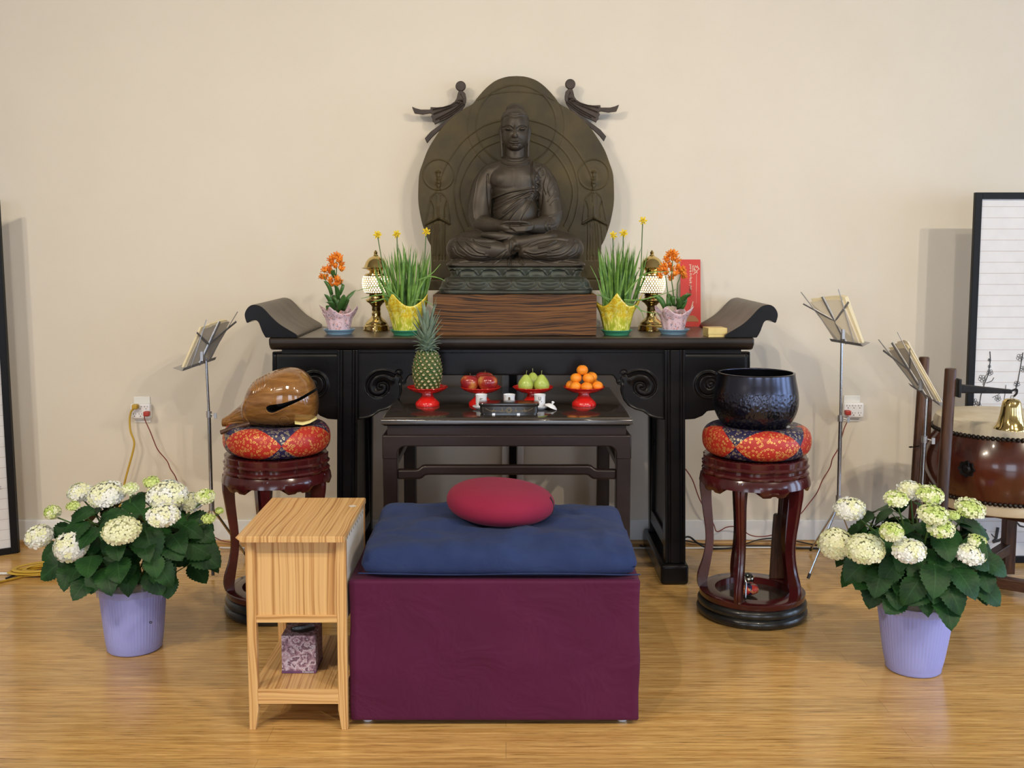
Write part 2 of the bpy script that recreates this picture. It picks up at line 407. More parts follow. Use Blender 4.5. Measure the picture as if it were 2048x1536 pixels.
M['oleaf'] = noisy('broad_leaf', (.035, .10, .02), (.07, .18, .04), 12, .35)
M['petw'] = noisy('petal_white', (.84, .86, .80), (.90, .91, .88), 30, .7, sss=.0)
M['petc'] = noisy('petal_cream', (.80, .83, .48), (.88, .89, .68), 40, .7)
M['petg'] = noisy('petal_green', (.46, .60, .13), (.70, .80, .32), 60, .7)
M['orangefl'] = noisy('orange_petal', (.80, .19, .01), (.92, .32, .02), 60, .55)
M['yellowfl'] = noisy('yellow_petal', (.85, .60, .02), (.90, .72, .06), 60, .55)
M['pot'] = mat('lavender_plastic', (.36, .40, .86), .38, coat=.1, sss=0)
M['skyblue'] = mat('blue_saucer', (.25, .42, .58), .3)
M['seagreen'] = mat('green_saucer', (.06, .33, .18), .3)

# ------------------------------------------------------------ room
XL, XR, YR, ZC = -6.2, 6.2, -5.5, 4.6
struct('floor', MB().box(XL, XR, YR, WALL_Y+.1, -.1, 0), M['floor'])
struct('wall_back', MB().box(XL-.1, XR+.1, WALL_Y, WALL_Y+.12, 0, ZC), M['wall'])
struct('ceiling', MB().box(XL, XR, YR, WALL_Y, ZC, ZC+.1), M['ceil'])
struct('wall_left', MB().box(XL-.1, XL, YR, WALL_Y, 0, ZC), M['wall'])
struct('baseboard_back', MB().box(XL, XR, WALL_Y-.014, WALL_Y, .018, .115), M['white'], bevel=.004)
struct('trim_1', MB().side([(WALL_Y-.032, 0), (WALL_Y-.032, .008), (WALL_Y-.024, .018), (WALL_Y-.0, .022), (WALL_Y, 0)], XL, XR), M['shoe'])
M['daylight'] = mat('daylight_glass', COOL, .3, emit=WINDOW_EMIT)
M['rear_fill'] = mat('rear_fill_glass', (.72, .83, 1.0), .3, emit=REAR_EMIT)
# right wall with tall windows (openings between piers)
wz0, wz1 = .25, 2.3
wins = [(-3.2, -1.9), (-.8, .5), (1.5, 2.7), (3.3, 4.3)]
w = MB(); w.box(XR, XR+.1, YR, WALL_Y, 0, wz0).box(XR, XR+.1, YR, WALL_Y, wz1, ZC)
ys = [YR]+[a for p in wins for a in p]+[WALL_Y]
for i in range(0, len(ys), 2): w.box(XR, XR+.1, ys[i], ys[i+1], wz0, wz1)
struct('wall_right', w, M['wall'])
for i, (a, b) in enumerate(wins):
    o = struct('window_%d' % (i+1), MB().box(XR, XR+.06, a, a+.05, wz0, wz1).box(XR, XR+.06, b-.05, b, wz0, wz1).box(XR, XR+.06, a, b, wz0, wz0+.05).box(XR, XR+.06, a, b, wz1-.05, wz1)
               .box(XR, XR+.05, (a+b)/2-.05, (a+b)/2+.05, wz0, wz1), M['white'])
    struct('window_glass', MB().box(XR+.03, XR+.035, a+.05, b-.05, wz0+.05, wz1-.05), M['daylight'], o)
wr = [(-5.2, -3.4), (-1.2, 1.2), (3.4, 5.2)]  # unseen rear windows, added as broad cool fill from behind the camera
w = MB(); w.box(XL, XR, YR-.1, YR, 0, .3).box(XL, XR, YR-.1, YR, 2.6, ZC)
xs = [XL]+[a for p in wr for a in p]+[XR]
for i in range(0, len(xs), 2): w.box(xs[i], xs[i+1], YR-.1, YR, .3, 2.6)
struct('wall_rear', w, M['wall'])
for i, (a, b) in enumerate(wr):
    o = struct('window_%d' % (i+5), MB().box(a, a+.05, YR-.06, YR, .3, 2.6).box(b-.05, b, YR-.06, YR, .3, 2.6).box((a+b)/2-.03, (a+b)/2+.03, YR-.05, YR, .3, 2.6), M['white'])
    struct('window_glass', MB().box(a+.05, b-.05, YR-.05, YR-.045, .3, 2.6), M['rear_fill'], o)
for i, (x, y, e) in enumerate(LAMPS):
    t = thing('ceiling_spotlight', 'white adjustable spotlight on the ceiling aimed at the altar', 'light', (x, y, LAMP_Z), 'ceiling spotlights')
    d = (Vector(LAMP_AIM[i])-Vector((x, y, LAMP_Z))).normalized(); R = d.to_track_quat('-Z', 'Y')
    Mx = R.to_matrix()
    obj('housing', MB().lathe([(.035, .16), (.06, .15), (.06, -.0), (.055, -.0), (.05, .02), (.03, .03)], (x, y, LAMP_Z), 20, M=Mx, cap=False), M['white'], t, smooth=40)
    obj('stem', MB().tube([(x, y, ZC), (x, y, LAMP_Z+.08)], .012), M['white'], t)
    l = bpy.data.lights.new('spot_lamp', 'SPOT'); l.energy = e*8.0; l.color = WARM; l.spot_size = math.radians(72); l.spot_blend = 1.0; l.shadow_soft_size = .028
    lo = bpy.data.objects.new('spot_lamp', l); COL.objects.link(lo); lo.parent = t; lo.rotation_euler = R.to_euler(); lo.location = d*.01

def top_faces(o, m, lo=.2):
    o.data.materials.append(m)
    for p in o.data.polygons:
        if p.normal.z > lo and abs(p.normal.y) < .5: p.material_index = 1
M['flange_lit'] = noisy('lamplit_flange_top', (.060, .046, .036), (.115, .092, .074), 7, .42, sc=(.4, 1.4, 1), bump=.15, bscale=60, spec=.5)  # paler up-facing flange faces: lamp sheen put into the colour
M['tabletop'] = noisy('lamplit_table_top', (.040, .030, .023), (.080, .062, .048), 6, .30, sc=(.25, 1, 1), bump=.05, bscale=40)  # lighter top face of the altar, lamplight painted into its base colour
# ------------------------------------------------------------ altar table
AZ = 1.0274; AY = 4.22; ACX = P(1022.5, 700, AY).x
def altar():
    xl = P(535, 690, AY).x; xr = P(1511, 690, AY).x; yb = 4.80
    t = thing('altar_table', 'long black lacquered altar table with everted ends and carved cloud scroll brackets', 'table', (ACX, 4.5, 0))
    zt0 = P(0, 701, AY).z
    mb = MB(); mb.side([(AY+.004, AZ), (AY, AZ-.008), (AY+.002, AZ-.03), (AY+.02, zt0+.004), (AY+.03, zt0), (yb, zt0), (yb, AZ)], xl+.004, xr-.004)
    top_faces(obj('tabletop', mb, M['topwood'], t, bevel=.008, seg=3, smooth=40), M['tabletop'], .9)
    obj('waist_moulding', MB().box(xl+.05, xr-.05, AY+.034, AY+.06, zt0-.016, zt0+.001), M['black'], t)
    # everted ends
    R = [(1451,675.5),(1452.4,669),(1470.7,658),(1487.6,647),(1503,632.8),(1515,619.8),(1525.4,612),(1538.4,609.5),(1547.5,613),(1554,621),(1556.5,630),(1554.5,640),(1551,646),(1542,641),(1535,640.5),(1529,644.5),(1525,653.6),(1521.5,662.8),(1516,673),(1513.6,675.5)]
    poly = [P(a, b, AY) for a, b in R]; poly = [(p.x, p.z) for p in poly]; zmin = min(p[1] for p in poly)
    poly = [(x, z-zmin+AZ) for x, z in poly]
    sm = [tuple(p[:2]) for p in crom([(x, z, 0) for x, z in poly], 4)]
    L = [(2*ACX-x, z) for x, z in sm]
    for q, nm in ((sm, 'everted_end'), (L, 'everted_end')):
        top_faces(obj(nm, MB().prism(q, AY+.004, yb), M['black'], t, smooth=35, bevel=.003), M['flange_lit'])
    # front centre apron with scroll brackets
    right = [(1223,751),(1227,752),(1231,758),(1233.5,761),(1233,766),(1237,770.5),(1243,769.5),(1241.5,778),(1242.5,787),(1248,801.7),(1256.6,812),(1270,819.7),(1284.7,823.6),(1289,826),(1298.8,833),(1312.8,837.7),(1330,840)]
    rp = [P(a, b, AY+.03) for a, b in right]; ztop = zt0-.002
    rp = [(p.x, p.z) for p in rp]; rp = [(2*ACX-x, z) for x, z in rp][::-1]+[]+rp
    poly = [(min(p[0] for p in rp), ztop)]+rp+[(max(p[0] for p in rp), ztop)]
    a = obj('front_apron', MB().prism(poly, AY+.034, AY+.064), M['black'], t); remesh(a, .0028, 3)
    S = []
    for sgn in (1, -1):
        X = lambda x: x if sgn == 1 else 2*1022.5-x
        g = [(1257,751),(1266,747),(1278,744.5),(1290,746),(1300,752),(1308,762),(1312,773.6),(1309,784),(1301,791.6),(1289,794),(1280,791.5),(1272,784.5),(1269.5,775),(1272,768),(1279,764.5),(1287,766.5),(1290,772),(1288,777),(1283,777)]
        S += [([(X(a), b) for a, b in g], 2.6, -.011), ([(X(a+ (1.5 if a > 1285 else -1.5)), b+(1 if b > 770 else -3.5)) for a, b in g[:12]], 1.8, .006)]
        body = [(1262,760),(1275,753),(1292,756),(1302,768),(1300,782),(1289,787)]
        S += [([(X(a), b) for a, b in body], 6, .006)]
        edge = [(1244,771),(1243.5,787),(1249.5,800),(1258,810),(1271,817.5),(1285,821.5),(1290,824.5),(1299,831),(1313,835.5),(1328,837.5)]
        S += [([(X(a), b) for a, b in edge], 1.6, .004)]
        S += [([(X(a), b) for a, b in circ(1247.5, 746.5, 5.5, 0, 330)], 1.2, -.005), ([(X(a), b) for a, b in circ(1238, 766, 3.5, 0, 330, 12)], 1.2, .003)]
        S += [([(X(1251), 748), (X(1243), 757), (X(1246), 766)], 1.4, -.004)]
    carve(a, S, flat=True)
    # side panels with scroll
    side = [(1362,712),(1501,712),(1501,795),(1494,812),(1478,819),(1462,820.5),(1441,821),(1426,821.5),(1415,823),(1406,832),(1390,838.6),(1362,840.5)]
    side[0] = (1362, 704); side[1] = (1501, 704)
    sp = [P(a, b, AY+.03) for a, b in side]; sp = [(p.x, p.z) for p in sp]
    for sgn in (1, -1):
        q = sp if sgn == 1 else [(2*ACX-x, z) for x, z in sp]
        a = obj('side_apron', MB().prism(q, AY+.034, AY+.064), M['black'], t); remesh(a, .0028, 3)
        X = lambda x: x if sgn == 1 else 2*1022.5-x
        g = circ(1417, 770, 25.5, 60, 330, 24); g2 = spiral(1421, 770, 12, 2, 1.3, -20, 1)
        S = [([(X(a), b) for a, b in g], 2.4, .007), ([(X(a), b) for a, b in circ(1417, 770, 21.5, 70, 330, 24)], 2.2, -.010), ([(X(a), b) for a, b in g2], 1.6, .006), ([(X(a), b) for a, b in spiral(1421, 770, 15, 4, 1.1, -20, 1)], 1.6, -.007)]
        fr = [(1374, 709), (1495, 709), (1495, 790)]
        S += [([(X(1374), 709), (X(1435), 709), (X(1495), 709)], 2.5, -.004), ([(X(1495), 709), (X(1495), 750), (X(1494), 795)], 2.5, -.004)]
        carve(a, S, flat=True)
    # legs, rails, end panels
    for sgn in (1, -1):
        xa, xb = P(1329, 700, AY+.02).x-ACX, P(1370, 700, AY+.02).x-ACX
        def leg(y0, y1, zt):
            mb = MB(); spl = .016; n = 12
            prof = [0, .1, .16, .24, .30, .70, .76, .84, .90, 1]; dep = [0, 0, .006, .006, 0, 0, .006, .006, 0, 0]
            for z0, z1, s0, s1 in ((.09, zt, spl, 0),):
                vs = []
                for (z, sh) in ((z0, s0), (z1, s1)):
                    for u, dd in zip(prof, dep): vs.append((ACX+sgn*(xa+(xb-xa)*u+sh), y0+dd, z))
                    vs.append((ACX+sgn*(xb+sh), y1, z)); vs.append((ACX+sgn*(xa+sh), y1, z))
                k = len(prof)+2
                mb.add(vs, [(i, (i+1) % k, (i+1) % k+k, i+k) for i in range(k)]+[tuple(range(k)), tuple(range(k, 2*k))[::-1]])
            return mb
        obj('leg', leg(AY+.015, AY+.075, zt0), M['black'], t, bevel=.002)
        obj('leg', leg(4.71, 4.76, zt0), M['black'], t, bevel=.002)
        xm0, xm1 = xa+.02, xb+.036
        mb = MB(); f0, f1 = sorted((ACX+sgn*(xa-.004), ACX+sgn*(xb+.028)))
        mb.box(f0, f1, AY+.0, 4.79, 0.002, .088)
        obj('foot_rail', mb, M['black'], t, bevel=.014, seg=3, smooth=40)
        f0, f1 = sorted((ACX+sgn*(xa+.03), ACX+sgn*(xa+.045)))
        mb = MB(); mb.box(f0, f1, AY+.12, 4.70, .20, .86)
        f0, f1 = sorted((ACX+sgn*(xa+.018), ACX+sgn*(xa+.056)))
        mb.box(f0, f1, AY+.075, 4.71, .14, .20).box(f0, f1, AY+.075, 4.71, .84, .88).box(f0, f1, AY+.075, AY+.12, .20, .84).box(f0, f1, 4.67, 4.71, .2, .84)
        obj('end_panel', mb, M['black'], t, bevel=.003)
    mb = MB(); mb.box(ACX-1.0+.05, ACX+1.0-.05, 4.72, 4.745, zt0-.09, zt0)
    obj('back_apron', mb, M['black'], t)
altar()
# wooden post and pale battens against the wall behind the small table
a0 = P(1018.5, 800, 4.78); a1 = P(1033, 800, 4.78)
o = obj('support_post', MB().box(a0.x, a1.x, 4.765, 4.795, 0, .975), M['black'], bevel=.002); tag(o, 'dark upright post standing against wall behind the small offering table', 'post')
for x0, x1, lb in ((1004, 1018, 'pale painted batten on the wall just left of the dark post'), (1034, 1048, 'pale painted batten on the wall just right of the dark post')):
    o = obj('wall_batten', MB().box(P(x0, 800, 4.80).x, P(x1, 800, 4.80).x, 4.80, 4.826, .022, .97), M['white'], bevel=.003); tag(o, lb, 'batten')

# ------------------------------------------------------------ small offering table
TZ = .77; TY0, TY1 = 3.80, 4.65
def offering_table():
    t = thing('offering_table', 'low square rosewood table with humpback stretchers standing before the altar', 'table', (.003, 4.2, 0))
    x0, x1 = P(761, 840, TY0).x, P(1266, 840, TY0).x
    zb = P(0, 853, TY0).z
    mb = MB(); r = (TZ-zb)/2
    def ring(z, d): return [(x0+d, TY0+d), (x1-d, TY0+d), (x1-d, TY1-d), (x0+d, TY1-d)]
    prof = [(TZ, .012), (TZ-.003, .004), (TZ-.012, 0), (TZ-.024, .001), (zb+.004, .008), (zb, .014)]
    vs = [(x, y, z) for z, d in prof for x, y in ring(z, d)]; n = len(prof)
    mb.add(vs, [(i*4+k, i*4+(k+1) % 4, (i+1)*4+(k+1) % 4, (i+1)*4+k) for i in range(n-1) for k in range(4)]+[(3, 2, 1, 0), tuple((n-1)*4+k for k in range(4))])
    obj('tabletop', mb, M['rosetop'], t, smooth=50)
    zw = P(0, 869.5, TY0+.02).z
    mb = MB(); d = .022; mb.box(x0+d, x1-d, TY0+d, TY1-d, zw, zb); obj('waist', mb, M['rose'], t)
    za0 = P(0, 892, TY0+.004).z; lw = .056
    # aprons with rounded inner corners; legs
    def apron_poly(a, b):
        pts = [(a, zw)]
        c = .028
        pts += [(a, za0-.05), (a+lw, za0-.05)]
        pts += [(a+lw+c*(1-math.cos(q)), za0-c-.002+c*math.sin(q)) for q in [i*PI/12 for i in range(7)]]
        pts += [(b-lw-c*(1-math.cos(q)), za0-c-.002+c*math.sin(q)) for q in [i*PI/12 for i in range(6, -1, -1)]]
        pts += [(b-lw, za0-.05), (b, za0-.05), (b, zw)]
        return pts
    obj('apron', MB().prism(apron_poly(x0+.004, x1-.004), TY0+.004, TY0+.05), M['rose'], t, bevel=.004, smooth=40)
    obj('apron', MB().prism(apron_poly(x0+.004, x1-.004), TY1-.05, TY1-.004), M['rose'], t, bevel=.004, smooth=40)
    for xa in (x0+.0055, x1-.0515): obj('apron', MB().side([(p[0], p[1]) for p in apron_poly(TY0+.03, TY1-.03)], xa, xa+.046), M['rose'], t, bevel=.004, smooth=40)
    for xa in (x0+.004, x1-.004-lw):
        for ya in (TY0+.004, TY1-.004-lw):
            obj('leg', MB().box(xa+.0012, xa+lw-.0012, ya+.0012, ya+lw-.0012, 0, zw-.01), M['rose'], t, bevel=.004)
    zt, zb2 = P(0, 930.5, TY0+.02).z, P(0, 950, TY0+.02).z; dz = .016
    def hump(a, b):
        L = b-a; k = L*.088; w = .022
        up = [(a, zt-dz), (a+k, zt-dz), (a+k+w*.4, zt-dz*.8), (a+k+w, zt-.002), (a+k+w*1.5, zt), (b-k-w*1.5, zt), (b-k-w, zt-.002), (b-k-w*.4, zt-dz*.8), (b-k, zt-dz), (b, zt-dz)]
        dn = [(x, z-(zt-zb2)) for x, z in up]; dn = [(x+(0.012 if x < (a+b)/2 and x > a else (-.012 if x < b and x > (a+b)/2 else 0)), z) for x, z in dn]
        return up+dn[::-1]
    obj('stretcher', MB().prism(hump(x0+lw, x1-lw), TY0+.014, TY0+.046), M['rose'], t, bevel=.008, seg=3, smooth=40)
    obj('stretcher', MB().prism(hump(x0+lw, x1-lw), TY1-.046, TY1-.014), M['rose'], t, bevel=.008, seg=3, smooth=40)
    for xa in (x0+.014, x1-.046): obj('stretcher', MB().side(hump(TY0+lw, TY1-lw), xa, xa+.032), M['rose'], t, bevel=.008, seg=3, smooth=40)
offering_table()

# ------------------------------------------------------------ plinth, statue, back panel
PY0 = 4.295; pa = P(866.5, 670, PY0); pb = P(1193.5, 590, PY0); PLZ = P(0, 589.5, PY0).z
o = obj('plinth_block', MB().box(pa.x, pb.x, PY0, 4.66, AZ+.001, PLZ), M['plinth'], bevel=.003); tag(o, 'reddish brown wooden block with dark stripes under the seated statue', 'plinth')

SY = 4.33                                        # front of lotus base
def e_px(mb, px, py, Y, rx, ry, dep, rot=0, seg=56, rings=36):
    k = Y/F; mb.ell(P(px, py, Y), (rx*k, dep, ry*k), seg, rings, M=Matrix.Rotation(math.radians(rot), 3, 'Y'))
def t_px(mb, pts, seg=16, sy=1.0):               # pts: (px,py,Y,r_px)
    seg = max(seg*2, 24); q = crom([Vector((a, b, y)) for a, b, y, r in pts], 4); rr = crom([Vector((r, 0, 0)) for a, b, y, r in pts], 4) if len(pts) > 2 else [Vector((p[3], 0, 0)) for p in pts]
    pts = [(a.x, a.y, a.z, b.x) for a, b in zip(q, rr)]
    mb.tube([P(a, b, y) for a, b, y, r in pts], [r*y/F for a, b, y, r in pts], seg, sx=1, sy=sy)
    for a, b, y, r in (pts[0], pts[-1]): mb.ell(P(a, b, y), r*y/F*.99, 24, 14)
def buddha():
    c = P(1031, 589, 4.5); t = thing('buddha_statue', 'dark bronze seated meditating figure with hands in lap on double lotus base', 'statue', (c.x, 4.5, PLZ))
    mb = MB()
    e_px(mb, 1031, 372, 4.575, 50, 56, .085); e_px(mb, 1031, 430, 4.57, 46, 52, .088); e_px(mb, 1030, 470, 4.57, 54, 30, .10)
    e_px(mb, 1012, 362, 4.570, 36, 30, .070); e_px(mb, 1048, 362, 4.570, 36, 30, .070)
    e_px(mb, 1030, 345, 4.585, 58, 22, .060)
    t_px(mb, [(1030, 280, 4.585, 22), (1030, 312, 4.58, 22), (1030, 328, 4.58, 27), (1030, 342, 4.585, 36)], 20)
    t_px(mb, [(983, 348, 4.585, 21), (1030, 340, 4.585, 24), (1078, 348, 4.585, 21)], 18)
    for sg in (-1, 1):
        X = lambda x: 1030+sg*(x-1030)
        t_px(mb, [(X(1080), 350, 4.585, 21), (X(1092), 372, 4.58, 23), (X(1099), 400, 4.57, 23), (X(1102), 430, 4.55, 23.5), (X(1098), 447, 4.53, 21)], 18)
        t_px(mb, [(X(1098), 447, 4.53, 20.5), (X(1080), 452, 4.48, 17), (X(1062), 453, 4.43, 13.5), (X(1050), 453, 4.405, 11)], 16)
        # thighs / knees / shins under the robe
        t_px(mb, [(X(1068), 484, 4.56, 32), (X(1110), 490, 4.50, 30), (X(1137), 496, 4.45, 27.5), (X(1142), 498, 4.43, 26)], 18)
        t_px(mb, [(X(1141), 498, 4.43, 25), (X(1110), 499, 4.39, 25), (X(1078), 500, 4.38, 21), (X(1052), 502, 4.385, 16)], 18)
    # crossed feet on the thighs
    t_px(mb, [(1002, 478, 4.44, 13), (1030, 486, 4.40, 15), (1052, 484, 4.385, 12.5), (1078, 477, 4.38, 9), (1100, 473.5, 4.385, 6.5), (1110, 472, 4.40, 5)], 14)
    t_px(mb, [(1048, 476, 4.42, 9), (1015, 474, 4.40, 9.5), (985, 471, 4.40, 7.5), (966, 470, 4.42, 5.5)], 14)
    t_px(mb, [(1010, 500, 4.39, 15), (1026, 492, 4.385, 15)], 14)
    # robe spread over the seat
    k = 4.45/F; y0 = 4.37
    prof = [(PLZ+.13, .268), (PLZ+.139, .272), (PLZ+.150, .266), (PLZ+.165, .235)]
    def rrect(hx, y0, y1, r, n=6):
        pts = []
        for cx, cy, a0 in ((hx-r, y0+r, -90), (hx-r, y1-r, 0), (-hx+r, y1-r, 90), (-hx+r, y0+r, 180)):
            for i in range(n+1):
                a = math.radians(a0+90*i/n); pts.append((cx+r*math.cos(a), cy+r*math.sin(a)))
        return pts
    def loft(mb, rows):
        n = None; vs = []
        for z, hx, ya, yb, r in rows:
            q = rrect(hx, ya, yb, r); n = len(q); vs += [(c.x+x, y, z) for x, y in q]
        m = len(rows)
        mb.add(vs, [(j*n+i, j*n+(i+1) % n, (j+1)*n+(i+1) % n, (j+1)*n+i) for j in range(m-1) for i in range(n)]+[tuple(range(n))[::-1], tuple((m-1)*n+i for i in range(n))])
    Z = lambda py, y=4.37: P(0, py, y).z
    loft(mb, [(Z(536), .258, 4.385, 4.68, .05), (Z(532), .292, 4.362, 4.69, .05), (Z(527), .290, 4.366, 4.69, .05), (Z(521), .272, 4.375, 4.69, .05), (Z(516), .235, 4.40, 4.69, .05), (Z(505), .18, 4.43, 4.69, .05)])
    # hands in lap: long fingers resting on each other, thumb tips touching above
    for sg in (-1, 1):
        X = lambda x: 1030+sg*(x-1030)
        t_px(mb, [(X(1060), 452, 4.415, 10.5), (X(1050), 455, 4.395, 8.5), (X(1040), 457.5, 4.385, 6)], 12)
        t_px(mb, [(X(1060), 449, 4.40, 4.2), (X(1053), 445.5, 4.385, 3.4), (X(1044), 443.6, 4.378, 2.9), (X(1036), 443.4, 4.376, 2.6), (X(1029), 444, 4.376, 2.4)], 10)
    for i in range(4):
        yy = 453.0+i*2.5; t_px(mb, [(1066-i, yy-1.5, 4.392, 2.1), (1050, yy+.6, 4.374-.0015*i, 2.1), (1034, yy+1.6, 4.368-.0015*i, 1.9), (1020+i*3.5, yy+1.4, 4.371-.0015*i, 1.4)], 10)
    for i in range(2):
        yy = 461.5+i*2.2; t_px(mb, [(1004, yy-5, 4.395, 2.2), (1016, yy-1, 4.380, 2.2), (1034, yy+.6, 4.376, 2.1), (1050, yy-.4, 4.380, 1.8)], 10)
    # head
    e_px(mb, 1030, 252, 4.565, 28, 34, .077); e_px(mb, 1030, 274, 4.552, 25.5, 27, .066); e_px(mb, 1030, 290, 4.545, 17, 12, .050)
    e_px(mb, 1030, 240, 4.575, 27.5, 23, .080)
    e_px(mb, 1030, 221, 4.585, 18, 14, .045)
    for sg in (-1, 1):
        X = lambda x: 1030+sg*(x-1030)
        t_px(mb, [(X(1055), 250, 4.565, 3.5), (X(1058), 262, 4.565, 4.2), (X(1057), 280, 4.565, 3.2), (X(1056), 298, 4.56, 3.2), (X(1056), 313, 4.56, 2.8)], 10)
    # nose, lips, chin, lids
    t_px(mb, [(1030, 251, 4.489, 1.5), (1030, 260, 4.480, 2.4), (1030, 269, 4.473, 3.4), (1030, 272.5, 4.474, 3.7)], 12)
    for sg in (-1, 1):
        X = lambda x: 1030+sg*(x-1030)
        e_px(mb, X(1034), 272, 4.485, 2.6, 2.4, .008, seg=12, rings=8)
        e_px(mb, X(1043.5), 257.5, 4.503, 7, 4.4, .0155, seg=16, rings=10)
        t_px(mb, [(X(1030.5), 281, 4.4885, 1.3), (X(1036), 281.6, 4.4905, 1.3), (X(1041), 282.4, 4.4965, .9)], 10)
        t_px(mb, [(X(1030), 285.8, 4.4900, 1.7), (X(1036), 285.4, 4.4925, 1.4), (X(1040), 284, 4.498, .8)], 10)
    e_px(mb, 1030, 294, 4.500, 8, 5.5, .014, seg=16, rings=10)
    o = obj('figure', mb, M['bronze'], t); remesh(o, .0020, 2)
    S = []
    for sg in (-1, 1):
        X = lambda x: 1030+sg*(x-1030)
        S += [([(X(1034), 254.5), (X(1038), 251.2), (X(1045), 249.6), (X(1054), 253)], 1.4, .0014),
              ([(X(1037), 255.5), (X(1042), 253.2), (X(1048), 253), (X(1053), 256)], 2.0, -.0030),
              ([(X(1037), 261), (X(1043), 262.2), (X(1050), 260.2)], 1.0, -.0040),
              ([(X(1036.5), 276.5), (X(1042), 281)], 2.2, -.0010)]
    S += [([(1019, 282.2), (1024, 283.2), (1030, 283.6), (1036, 283.2), (1041, 282.2)], .9, -.0034), ([(1024, 288.8), (1030, 289.6), (1036, 288.8)], 1.8, -.0022), ([(1030, 275.5), (1030, 279)], 1.2, -.0010)]
    S += [([(1002, 245), (1006, 237), (1014, 232.5), (1022, 232), (1030, 234), (1038, 232), (1046, 232.5), (1054, 237), (1058, 245)], 1.5, -.002),
          ([(1004, 236), (1014, 228.5), (1030, 229.5), (1046, 228.5), (1056, 236)], 3, .0016), ([(1013, 225), (1020, 228), (1030, 229), (1040, 228), (1047, 225)], 1.4, -.003),
          ([(1030, 250), (1030.2, 250.2)], 1.0, .001)]
    for yy in (311, 317.5): S += [([(1009, yy-1), (1018, yy+3.2), (1030, yy+4.6), (1042, yy+3.2), (1051, yy-1)], 1.0, -.0025)]
    # chin shadow crease, robe neckline and sash
    S += [([(1001, 322), (1010, 327.5), (1030, 330.5), (1050, 327.5), (1061, 321)], 1.5, .0035), ([(1002, 325), (1010, 330), (1030, 333.5), (1050, 330), (1062, 325)], 1.2, -.002)]
    sash = [[(1066, 376), (1045, 379), (1018, 384), (984, 397)], [(1065, 381), (1040, 391), (1014, 403), (988, 419)], [(1062, 386), (1040, 400), (1024, 412), (1007, 426)],
            [(1058, 390), (1042, 408), (1030, 422), (1017, 439)], [(1064, 379), (1030, 391), (1000, 404), (984, 412)], [(1060, 388), (1036, 408), (1016, 424), (1000, 437)], [(1066, 392), (1056, 412), (1046, 428), (1040, 440)]]
    for q in sash: S += [(q, 1.7, .0042), ([(a+.6, b+3) for a, b in q], 1.3, -.0032)]
    band = [(1063.5, 323), (1063, 345), (1064, 365), (1066, 386)]
    S += [(band, 1.4, -.0038), ([(a+3, b) for a, b in band], 1.5, .0035), ([(a+8, b+1) for a, b in band], 1.2, -.002)]
    zig = [(1078, 337), (1072, 350), (1079, 358), (1072, 366), (1080, 373), (1073, 381), (1078, 389), (1072, 398)]
    S += [(zig, 1.2, -.003), ([(a+3, b) for a, b in zig], 1.2, .002)]
    for q in ([(1086, 338), (1090, 352), (1086, 372), (1090, 388)], [(1096, 342), (1101, 356), (1094, 376), (1098, 392)], [(1082, 335), (1084, 350), (1080, 370)], [(1110, 384), (1103, 392), (1095, 402)], [(1114, 397), (1106, 401), (1100, 409)], [(1110, 366), (1103, 372), (1096, 384)], [(1121, 424), (1112, 430), (1098, 434)], [(1118, 444), (1108, 450), (1096, 450)], [(1093, 440), (1090, 452), (1092, 462)], [(1100, 438), (1098, 452), (1100, 464)]):
        S += [(q, 1.3, -.0028), ([(a+2, b-1.5) for a, b in q], 1.6, .0022)]
    S += [([(962, 342), (954, 362), (950, 384), (946, 410), (948, 436)], 1.1, .0018), ([(975, 350), (976, 380), (979, 410), (984, 432)], 2.4, -.006), ([(1086, 352), (1084, 382), (1081, 410), (1076, 432)], 2.4, -.005)]
    S += [([(975, 365), (990, 374), (1008, 377), (1028, 374)], 3, -.0016), ([(1025, 340), (1026, 355), (1027, 370)], 3, -.0012)]
    # legs
    for q in ([(930.8, 486), (942, 496), (954, 505.7), (968, 510)], [(912, 482), (925, 498), (945, 512), (975, 514)], [(908, 496), (914, 508), (930, 516)], [(925, 478), (950, 482), (985, 484), (1012, 480)], [(1131.8, 488.7), (1120, 498), (1105, 503)], [(1150, 484), (1140, 500), (1122, 511), (1095, 514)], [(1158, 492), (1152, 507), (1138, 515)], [(1060, 492), (1080, 484), (1110, 479), (1135, 482)], [(1050, 505), (1068, 510), (1092, 506)], [(945, 480), (960, 492), (980, 497)], [(1112, 484), (1095, 494), (1078, 498)]):
        S += [(q, 1.5, -.0035), ([(a, b-3) for a, b in q], 1.7, .003)]
    S += [([(1021.4, 481), (1020, 500), (1016.7, 530)], 1.6, .0045), ([(1024, 484), (1023.5, 502), (1021, 530)], 1.5, -.004), ([(1037.5, 509), (1043, 520), (1048.8, 531)], 1.5, .004), ([(1034, 508), (1038, 520), (1043, 531)], 1.4, -.004),
          ([(1014, 505), (1004, 517), (990, 527)], 1.3, -.003), ([(1012, 500), (990, 516), (960, 527)], 1.3, -.003), ([(1008, 508), (998, 520), (986, 529)], 1.3, .003), ([(1052, 512), (1068, 521), (1090, 528)], 1.3, -.003), ([(1048, 506), (1075, 519), (1115, 527)], 1.3, -.003), ([(980, 516), (950, 522), (920, 525)], 1.3, -.0025), ([(1100, 518), (1130, 522), (1155, 526)], 1.3, -.0025),
          ([(1029, 512), (1027, 531)], 1.2, .002), ([(1033, 496), (1029, 504), (1027, 512)], 5, -.012)]
    S += [([(893, 533), (930, 530.5), (1031, 531), (1130, 530.5), (1172, 533)], 1.2, -.003)]
    carve(o, S)
    # lotus base: two tiers of petals
    mb = MB()
